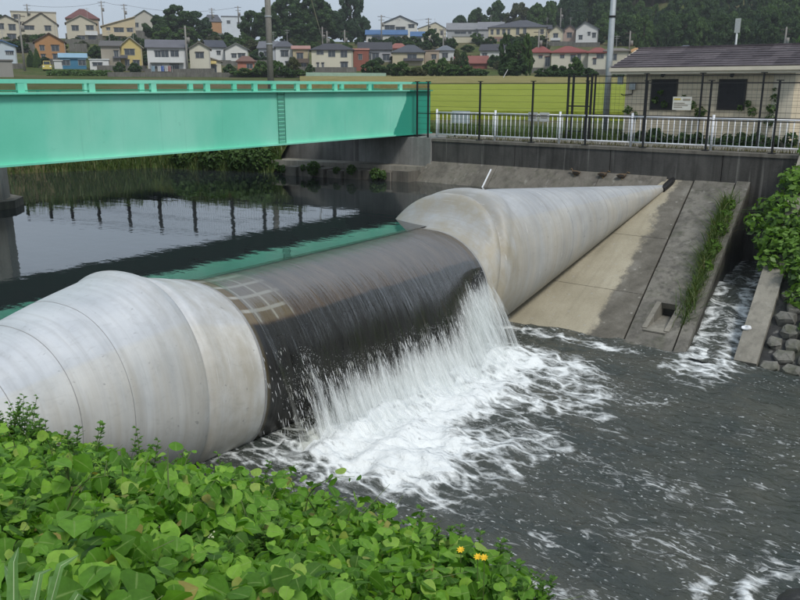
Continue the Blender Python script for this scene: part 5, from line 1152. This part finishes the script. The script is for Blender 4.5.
bb = [(lerp(-24.6, -19.2, (k+.5)/10)+rs.uniform(-.2, .2), 25.05+(lerp(-24.6, -19.2, (k+.5)/10)+18.6)*.16, -1.28+rs.uniform(-.1, .1), rs.uniform(.12, .3)) for k in range(10) if k % 3 != 1]
o = thing('waterside_weeds', 'small weeds sprouting along the pale ledge under the bridge end', 'weeds', (-21.5, 25.2, -1.5)); part('foliage', leaf_cloud('foliage', bb, 1500, .06, 8), M_veg1, o)
bb = [(x, y, z, r_) for x, y, z, r_ in ((-26.2, 24.5, -.9, .7), (-27.0, 24.2, -1.0, .6), (-25.4, 24.8, -1.3, .3), (-28.5, 24.0, -1.0, .7), (-30, 23.6, -1.0, .7))]
o = thing('bank_bushes', 'dense green bushes on the bank beside the wing wall', 'bush', (-26, 24.5, -1.6)); part('foliage', leaf_cloud('foliage', bb, 5200, .09, 18), M_veg1, o)
# strip of grass on the wall coping, behind the fences
sp = [(rs.uniform(-18, -1), rs.uniform(26.86, 27.2), -.01) for k in range(2600)]
tag(put('verge_grass', blades('verge_grass', sp, 9, .05, .22, .010, .5), M_dry), 'short dry grass along the path edge behind the railing', 'grass', kind='stuff')
sp = [(rs.uniform(-22, -12), rs.uniform(29.4, 32), -.02) for k in range(6500)]
tag(put('path_grass', blades('path_grass', sp, 19, .2, .55, .018, .5), M_blade), 'rough green grass between the bank path and the rice', 'grass', kind='stuff')
# weeds in the joint of the dam abutment
sp = []; sp2 = []
for k in range(1500):
    v_ = 20.0+5.2*rs.random()**.75; sp.append((ju(j2, v_)+rs.gauss(0, .10), v_+rs.gauss(0, .1), slope_z(v_)+.02))
o = thing('joint_grass', 'tall dry grass tufts growing in the slope joint of the abutment', 'grass tuft', (-6.2, 22, slope_z(22))); 
q = part('blades', blades('blades', sp, 23, .2, .85, .011, .9), M_blade, o); q['kind'] = 'stuff'
bb = [(ju(j2, v_)+.1, v_, slope_z(v_)+.2, r_) for v_, r_ in ((22.2, .15), (23.0, .2), (23.8, .22), (24.4, .2), (22.7, .12), (25.0, .15))]
part('foliage', leaf_cloud('foliage', bb, 420, .075, 28), M_vegl, o)
# leafy vines over the right bank
bl = []
for k in range(110):
    v_ = rs.uniform(21.3, 25.6); u_ = rs.uniform(-4.9, .2) if k % 2 else rs.uniform(-4.8, -3.4); h_ = rs.uniform(.1, .5)
    if u_ < -4.0 and not 21.9 < v_ < 24.4: continue
    bl.append((u_, v_, rz(v_)+h_, rs.uniform(.25, .42)))
bl += [(-5.35, 23.3, rz(23.3)-.1, .28), (-5.25, 23.9, rz(23.9)-.1, .3), (-5.0, 22.8, rz(22.8)-.1, .25), (-3.6, 21.0, rz(21)+.2, .32), (-3.0, 21.2, rz(21.2)+.2, .35), (-2.4, 20.9, rz(20.9)+.2, .35), (-3.3, 21.7, rz(21.7)+.3, .4), (-4.6, 24.9, rz(24.9)+.1, .3), (-4.75, 23.2, rz(23.2)+.1, .3), (-5.0, 23.5, rz(23.2)-.05, .22), (-4.4, 25.9, rz(25.9)+.45, .3), (-4.0, 26.0, rz(26)+.55, .35), (-4.7, 25.6, rz(25.6)+.05, .22), (-4.9, 23.9, rz(23.9)+.1, .25)]
o = thing('bank_vine', 'bright green leafy vine spreading over the stone bank and kerb', 'vine', (-3.5, 23.5, rz(23.5)))
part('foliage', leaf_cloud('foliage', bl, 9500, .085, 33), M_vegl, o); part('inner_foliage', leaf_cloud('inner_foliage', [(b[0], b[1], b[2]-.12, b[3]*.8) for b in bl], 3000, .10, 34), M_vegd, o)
for k in range(3): part('shoot', MB().tube([(-4.6-.2*k, 23.2+.5*k, rz(23.2+.5*k)+.1), (-5.2-.15*k, 23.1+.5*k, rz(23.2)+.35), (-5.75, 22.9+.5*k, rz(23.2)+.30)], [.012, .009, .004], 5), M_veg1, o)
o = thing('bank_weed', 'small green weed clump rooted between the revetment stones', 'weeds', (-3.1, 20.4, rz(20.4))); part('foliage', leaf_cloud('foliage', [(-3.2, 20.3, rz(20.3)+.12, .2), (-2.8, 20.6, rz(20.6)+.15, .22), (-3.0, 20.9, rz(20.9)+.1, .15)], 500, .05, 41), M_veg1, o)
# white bag on the kerb
A = np.zeros((9, 14, 3))
for i in range(9):
    for j in range(14):
        a = 2*math.pi*j/13; p_ = math.pi*(i/8-.5); r_ = 1+.5*(float(fbm(math.cos(a)*2+5, p_*2+math.sin(a)*2, 2))-.5); A[i, j] = (.12*r_*math.cos(a)*math.cos(p_), .07*r_*math.sin(a)*math.cos(p_), .05*r_*math.sin(p_)*(1+.8*math.cos(a)))
q = onv(745, 337, 20.05); q.z = rz(20.05)+.155
tag(put('plastic_bag', grid_mesh('plastic_bag', A), M_white, None, q, (th, 0, .4)), 'crumpled white plastic bag lying on the concrete kerb', 'bag')
# gauge stick on the apron
a, b = onv(482, 184, 25.25), onv(492, 169, 26.1); a.z = -1.87+.0; q = MB().beam((onv(483, 182, 25.6).x, 25.45, -1.75), (onv(491, 171, 26.2).x, 26.2, -1.02), .045, .04)
tag(put('gauge_strip', q, M_white), 'white painted gauge strip up the brown concrete apron', 'gauge')
# ducks
M_dk = plain('duck_brown', (.11, .075, .045), .8, .5, 14); M_bill = plain('duck_bill', (.40, .26, .08), .5); M_dkd = plain('duck_dark', (.03, .025, .02), .8, .4, 9)
def duck(label, px, py, rz_):
    q = onv(px, py, 26.22); q.z = -.88-(26.39-26.22)*.96+.0
    o = thing('duck', label, 'duck', q, rz_, 'ducks on the apron'); o.scale = (.72, .72, .72)
    prof = [(-.26, .17, .015), (-.20, .165, .05), (-.10, .16, .10), (.02, .155, .115), (.12, .17, .095), (.18, .21, .06), (.20, .26, .042), (.215, .30, .045), (.24, .325, .05), (.27, .325, .042), (.295, .318, .018)]
    mb = MB(); n = 12
    for (x, z, r_) in prof:
        for k in range(n): a = 2*math.pi*k/n; mb.v.append((x, r_*math.cos(a)*.95, z+r_*math.sin(a)))
    for i in range(len(prof)-1):
        for k in range(n): mb.f.append((i*n+k, i*n+(k+1) % n, (i+1)*n+(k+1) % n, (i+1)*n+k))
    mb.f.append(tuple(range(n))[::-1]); mb.f.append(tuple((len(prof)-1)*n+k for k in range(n)))
    put('body', mb.mesh('body', True), M_dk, o)
    put('bill', MB().prism([(.285, -.018, .312), (.285, .018, .312), (.35, .014, .300), (.35, -.014, .300)], (0, 0, .014)), M_bill, o)
    for s_ in (-1, 1):
        w = MB(); w.prism([(-.24, s_*.07, .19), (-.08, s_*.108, .23), (.08, s_*.104, .22), (.10, s_*.11, .15), (-.06, s_*.115, .12)], (0, s_*.012, 0)); put('wing', w, M_dkd, o)
        put('leg', MB().tube([(.0, s_*.04, .06), (.01, s_*.04, .0)], .009, 5).box(.0, .06, s_*.04-.025, s_*.04+.025, -.004, .006), M_bill, o); put('eye', MB().tube([(.25, s_*.045, .338), (.25, s_*.052, .338)], .007, 6), M_black, o)
DUCK_S = .72
duck('brown duck resting at the end of the row, bill toward the bridge', 576, 170, 3.0); duck('brown duck sitting in the middle of the three on the apron', 603, 172, .1); duck('brown duck standing last in the row toward the abutment', 622, 174, .35)

# ------------------------------------------------------------------ near bank plants
def leaf_mesh(seed, lobes=False):
    """broad ovate leaf, length 1, base at the origin, lying along +Y and cupped"""
    r = random.Random(seed); n = 7; prof = [(0, .0), (.08, .30), (.25, .47), (.48, .50), (.70, .38), (.88, .18), (1.0, 0)]
    mb = MB(); bend = r.uniform(.12, .4); fold = r.uniform(.05, .22); wv = r.uniform(.0, .05)
    mid = [(0, y, -bend*y*y) for y, w in prof]
    if lobes: prof = [(0, 0), (.06, .28), (.22, .52), (.40, .40), (.62, .36), (.85, .16), (1.0, 0)]
    lf = [(-w, y-.04*w, -bend*y*y+fold*w+wv*math.sin(9*y)) for y, w in prof]; rt = [(w, y-.04*w, -bend*y*y+fold*w+wv*math.cos(8*y)) for y, w in prof]
    mb.v = mid+lf+rt
    for i in range(n-1):
        mb.f.append((i, i+1, n+i+1, n+i) if i else (0, 1, n+1)); mb.f.append((i, 2*n+i, 2*n+i+1, i+1) if i else (0, 2*n+1, 1))
    me = mb.mesh('leaf', True); at = me.attributes.new('rib', 'FLOAT', 'POINT'); at.data.foreach_set('value', [0.0]*n+[1.0]*(2*n)); return me
def m_broad(name, cs, trans=.3, rib=False):
    t = NT(name); g = t.n('ShaderNodeNewGeometry'); oi = t.n('ShaderNodeObjectInfo')
    r = t.math('FRACT', t.math('ADD', g.outputs['Random Per Island'], t.math('MULTIPLY', oi.outputs['Random'], 3.7)))
    col = t.ramp(r, cs); blt = t.noise(t.coord('World'), 26, 4, .6); col = t.mix(.4, col, t.mix(1.0, col, t.ramp(blt, [(.3, .6), (.7, 1.35)]), 'MULTIPLY'))
    col = t.mix(t.ramp(t.noise(t.coord('World'), 60, 2), [(.70, 0), (.76, .6)]), col, (.12, .10, .03))
    if rib: col = t.mix(t.ramp(t.attr('rib').outputs['Fac'], [(.0, .55), (.10, 0)]), col, (.30, .42, .14))
    t.col(col); t.set(rough=.55, spec=.25); t.bump(t.noise(t.coord('World'), 45, 3), .35, .01)
    tr = t.n('ShaderNodeBsdfTranslucent'); t.l(t.mix(1.0, col, (1.4, 1.5, .55), 'MULTIPLY'), tr.inputs[0]); mx = t.n('ShaderNodeMixShader'); mx.inputs[0].default_value = trans
    t.l(t.b.outputs[0], mx.inputs[1]); t.l(tr.outputs[0], mx.inputs[2]); t.l(mx.outputs[0], t.out.inputs[0]); return t.m
M_kudzu = m_broad('vine_leaf', [(0, (.055, .135, .016)), (.3, (.10, .235, .026)), (.65, (.16, .34, .04)), (.88, (.25, .45, .06)), (.97, (.33, .46, .10)), (1.0, (.30, .24, .07))], .40, True)
LEAF = [leaf_mesh(i, i == 4) for i in range(6)]
for me in LEAF: me.materials.append(M_kudzu)
kz = thing('kudzu_vine', 'dense broad leaved green vine covering the near river bank', 'vine', (-4, 2.5, -.6))
def canopy(u, v): return .10+.46*float(fbm(u*1.1, v*1.1, 14))+.26*float(fbm(u*3.6, v*3.6, 15))*float(vnoise(u*1.7, v*1.7, 44))*1.6
rs = random.Random(101); spots = []
camv = Vector((0, 0, CZ))
def inview(p, m=40):
    d = p-camv; c, s = math.cos(YAW), math.sin(YAW); X = d.x*c+d.y*s; Y = -d.x*s+d.y*c; Zz = d.z; dep = Y*math.cos(PITCH)-Zz*math.sin(PITCH)
    if dep < .4: return None
    up_v = Y*math.sin(PITCH)+Zz*math.cos(PITCH); x = 400+FPX*X/dep; y = 300-FPX*up_v/dep
    return (x, y, dep) if -m < x < 800+m and -m < y < 600+m*1.6 else None
n_try = 0
while len(spots) < 14500 and n_try < 160000:
    n_try += 1; u = rs.uniform(-9.3, .2); v = rs.uniform(.5, 4.9); z = float(bank_z(u, v)); hgt = canopy(u, v)*rs.uniform(.35, 1.08)
    if u > -2.0: hgt *= .5
    p = Vector((u, v, z+hgt)); q = inview(p)
    if q is None: continue
    if u < -7.7 and v < 7 and z < -2.2: continue
    spots.append((p, q, hgt))
shoots = []
for k in range(95):
    p, q, h_ = spots[rs.randrange(len(spots))]
    if p.x > -3.3: continue
    if k % 2: p = Vector((p.x, min(4.7, max(p.y, 3.9+rs.random()*.7)), 0)); p.z = float(bank_z(p.x, p.y))+.2
    a = rs.uniform(0, 6.28); ln = rs.uniform(.1, .4); hh = rs.uniform(.15, .42); pts = [p+Vector((ln*math.cos(a)*t_*t_, ln*math.sin(a)*t_*t_, hh*(t_-.35*t_*t_*t_)*1.3)) for t_ in (0, .25, .5, .75, 1)]; shoots.append(pts)
    for i in range(9):
        t_ = .15+.85*i/8; j_ = min(3, int(t_*4)); c_ = pts[j_].lerp(pts[j_+1], t_*4-j_); c_ = c_+Vector((rs.gauss(0, .035), rs.gauss(0, .035), 0)); w_ = inview(c_)
        if w_: spots.append((c_, w_, .3))
spots.sort(key=lambda a: -a[2]/a[1][2]*1.0+a[1][2]*.12)
def leaf_matrix(p, r_, size):
    az = r_.uniform(0, 6.283); tilt = r_.gauss(.0, .55)+.25; roll = r_.gauss(0, .6)
    # blades face the open river and the sky
    return Matrix.Translation(p) @ Matrix.Rotation(az*.8+1.5+r_.gauss(0, .6), 4, 'Z') @ Matrix.Rotation(-tilt, 4, 'X') @ Matrix.Rotation(roll, 4, 'Y') @ Matrix.Scale(size, 4)
inv = Matrix.Translation(kz.location).inverted()
for k, (p, q, h_) in enumerate(spots[:300]):
    o = bpy.data.objects.new('leaf', LEAF[k % 6]); COL.objects.link(o); o.parent = kz; o.matrix_local = inv @ leaf_matrix(p, rs, rs.uniform(.075, .135))
VV = []; QQ = []; base = 0
lv = []
for me in LEAF:
    co = np.zeros(len(me.vertices)*3, np.float32); me.vertices.foreach_get('co', co); lv.append((co.reshape(-1, 3), [tuple(p.vertices) for p in me.polygons]))
fs = []
for k, (p, q, h_) in enumerate(spots[300:]):
    co, pf = lv[rs.randrange(6)]; m_ = np.array(inv @ leaf_matrix(p, rs, rs.uniform(.05, .115) if rs.random() < .68 else rs.uniform(.022, .05))); VV.append(co @ m_[:3, :3].T+m_[:3, 3]); fs += [tuple(i+base for i in f_) for f_ in pf]; base += len(co)
me = bpy.data.meshes.new('leaf_mass'); me.from_pydata(np.concatenate(VV).tolist(), [], fs); me.polygons.foreach_set('use_smooth', [True]*len(me.polygons)); me.update()
at = me.attributes.new('rib', 'FLOAT', 'POINT'); at.data.foreach_set('value', np.tile(np.array([0.0]*7+[1.0]*14, np.float32), len(VV)))
o = put('leaf_mass', me, M_kudzu, kz); o['kind'] = 'stuff'
M_stem = plain('green_stem', (.09, .13, .035), .7, .3, 8)
mb = MB()
for pts in shoots: mb.tube(pts, [.006, .005, .004, .003, .002], 4, False)
for k in range(260):
    p = spots[rs.randrange(len(spots))][0]; a = rs.uniform(0, 6.28); l_ = rs.uniform(.15, .5); mb.tube([p+Vector((0, 0, -.3)), p+Vector((.1*l_*math.cos(a), .1*l_*math.sin(a), -.08)), p+Vector((l_*math.cos(a), l_*math.sin(a), .0))], [.005, .004, .002], 4, False)
o = part('runner_stems', mb, M_stem, kz); o['kind'] = 'stuff'
# pale flower clusters in the vine
M_pale = plain('pale_flower', (.52, .56, .36), .7, .15, 20)
for k, (px, py, v_) in enumerate(((112, 508, 2.9), (140, 500, 3.1), (205, 512, 3.1), (157, 528, 2.6), (142, 512, 2.9), (210, 545, 2.5), (108, 518, 2.7), (62, 590, 1.5), (192, 527, 2.8))):
    q = onv(px, py, v_); o = thing('flower_spike', 'small pale green flower cluster standing among the vine leaves', 'flower', q, group='pale flower clusters in the vine'); mb = MB(); r_ = random.Random(k)
    for i in range(14):
        c = Vector((r_.gauss(0, .012), r_.gauss(0, .012), i*.006)); s_ = r_.uniform(.004, .009); mb.add([(c.x+x*s_, c.y+y*s_, c.z+z_*s_) for x, y, z_ in OCT[0]], OCT[1])
    put('florets', mb, M_pale, o); put('stem', MB().tube([(0, 0, -.28), (.01, 0, -.1), (0, 0, .07)], .003, 4), M_stem, o)
# fringe weeds with small divided leaves
M_weed = m_broad('weed_leaf', [(0, (.05, .12, .018)), (.5, (.085, .19, .03)), (1.0, (.15, .29, .05))], .4)
def weed(label, px, py, v_, h_, seed, group=None):
    top = onv(px, py, v_); b_ = Vector((top.x, top.y, float(bank_z(top.x, top.y)))); h_ = max(.3, top.z-b_.z)+.10; o = thing('weed_plant', label, 'weed', b_, 0, group); r_ = random.Random(seed); ms = MB(); ml = MB(); sc_ = h_
    for s_ in range(4):
        a = r_.uniform(0, 6.28); ln = r_.uniform(.05, .3)*sc_; hh = h_*r_.uniform(.65, 1.0); pts = [Vector((0, 0, -.1)), Vector((ln*.4*math.cos(a), ln*.4*math.sin(a), hh*.5)), Vector((ln*math.cos(a), ln*math.sin(a), hh))]; ms.tube(pts, [.006, .005, .002], 5, False)
        for i in range(26):
            t_ = .25+.75*i/25; c = pts[0].lerp(pts[1], t_*2) if t_ < .5 else pts[1].lerp(pts[2], t_*2-1); az = i*2.4+r_.random(); L_ = r_.uniform(.045, .09)*(1.2-.5*t_)
            for sub in (-.5, 0, .5):
                d = Vector((math.cos(az+sub), math.sin(az+sub), .25+.3*r_.random())).normalized(); s2 = d.cross(Vector((0, 0, 1))).normalized()*L_*.22; e = c+d*L_; m2 = c+d*L_*.5+Vector((0, 0, .006)); ml.add([c, m2-s2, e, m2+s2], [(0,1,2,3)])
    put('stem', ms, M_stem, o); q = put('foliage', ml, M_weed, o); return o
WL = 'small leafy weed with divided leaves at the edge of the vine bank'
for k, (px, py, v_, h_) in enumerate(((277, 476, 4.6, .6), (262, 488, 4.4, .5), (333, 517, 4.5, .55), (345, 530, 4.3, .5), (427, 508, 4.6, .65), (410, 522, 4.4, .5), (475, 540, 4.4, .5), (502, 552, 4.4, .5), (520, 572, 4.3, .45), (537, 585, 4.2, .4), (450, 535, 4.3, .5), (226, 468, 4.5, .5), (165, 452, 4.4, .45), (175, 460, 4.3, .5), (300, 500, 4.4, .5), (380, 522, 4.4, .45), (8, 398, 4.0, .5), (22, 415, 4.0, .5), (2, 404, 3.7, .5), (14, 408, 3.8, .5), (34, 430, 3.9, .5), (70, 452, 4.1, .45), (490, 565, 4.2, .4), (510, 585, 4.0, .4), (465, 560, 4.1, .4))):
    weed(WL, px, py, v_, h_, k, 'weeds fringing the vine bank')
rsw = random.Random(64)
for k in range(26):
    p = spots[rsw.randrange(len(spots))][0]; w_ = inview(p)
    if w_[1] > 575 or p.x > -2: continue
    weed('feathery weed with small divided leaves growing up through the broad vine', w_[0], w_[1]-rsw.uniform(12, 34), p.y, .5, 200+k, 'weeds growing through the vine')
M_yel = plain('yellow_petal', (.80, .50, .02), .6, .1, 9)
for (px, py, lab, n) in ((461, 556, 'single yellow flower at the edge of the vine bank', 1), (478, 563, 'pair of yellow flowers near the tip of the vine bank', 2)):
    q = onv(px, py-6, 3.7); o = thing('yellow_flower', lab, 'flower', q)
    for f_ in range(n):
        c = Vector((.045*f_, 0, .012*f_)); mb = MB()
        for i in range(8): a = i*math.pi/4; d = Vector((math.cos(a), math.sin(a)*.9-.2, .35*math.sin(a)+.25)); s2 = Vector((-math.sin(a), math.cos(a), 0))*.009; mb.add([c, c+d*.014-s2*.9, c+d*.029, c+d*.014+s2*.9], [(0,1,2,3)])
        put('petals', mb, M_yel, o); put('stem', MB().tube([c+Vector((0, 0, -.6)), c], .003, 4), M_stem, o)
# broad grass blades in the corner
gc = thing('broad_grass', 'clump of wide striped grass blades rising among the vine leaves', 'grass clump', onv(20, 640, .88))
M_bg = m_broad('broad_blade', [(0, (.10, .21, .05)), (.5, (.14, .28, .08)), (1, (.20, .34, .13))], .35)
M_rib = plain('pale_midrib', (.30, .40, .20), .5, .1)
for k, (px, py, tx, ty, w) in enumerate(((14, 625, 18, 541, .020), (30, 625, 52, 562, .016), (45, 625, 78, 548, .015), (25, 630, 4, 560, .02), (60, 625, 96, 600, .015), (50, 625, 60, 568, .013), (5, 630, -8, 575, .015), (38, 630, 36, 580, .015))):
    a = onv(px, py, .88); b = onv(tx, ty, .98); mid = a.lerp(b, .55)+Vector((0, 0, .05)); pts = [a.lerp(mid, i/4) if i < 5 else mid.lerp(b+Vector((0, 0, -.02)), (i-4)/4) for i in range(9)]; d = (b-a).normalized(); s_ = d.cross(Vector((.35, -.75, .55))).normalized()
    mb = MB(); rb = MB()
    for i, p in enumerate(pts):
        ww = .9*w*(1-(i/8)**2.2)+.001; up_n = s_.cross(d).normalized(); mb.v += [tuple(p-s_*ww+up_n*ww*.35), tuple(p), tuple(p+s_*ww+up_n*ww*.35)]
        rb.v += [tuple(p-s_*ww*.10+up_n*.0015), tuple(p+s_*ww*.10+up_n*.0015)]
    for i in range(8): mb.f += [(3*i, 3*i+1, 3*i+4, 3*i+3), (3*i+1, 3*i+2, 3*i+5, 3*i+4)]; rb.f.append((2*i, 2*i+1, 2*i+3, 2*i+2))
    bo = part('blade', mb, M_bg, gc, True); part('midrib', rb, M_rib, gc)

# ------------------------------------------------------------------ summer haze
t = NT('haze_air'); t.t.nodes.remove(t.b); pv = t.n('ShaderNodeVolumePrincipled'); pv.inputs['Color'].default_value = (.86, .90, .95, 1); pv.inputs['Density'].default_value = .00035; pv.inputs['Anisotropy'].default_value = .1
t.l(pv.outputs[0], t.out.inputs['Volume'])
tag(put('haze', MB().box(-1700, 1700, -1700, 1700, -7.0, 72), t.m), 'thin pale summer haze in the air over the valley', 'haze', kind='stuff')
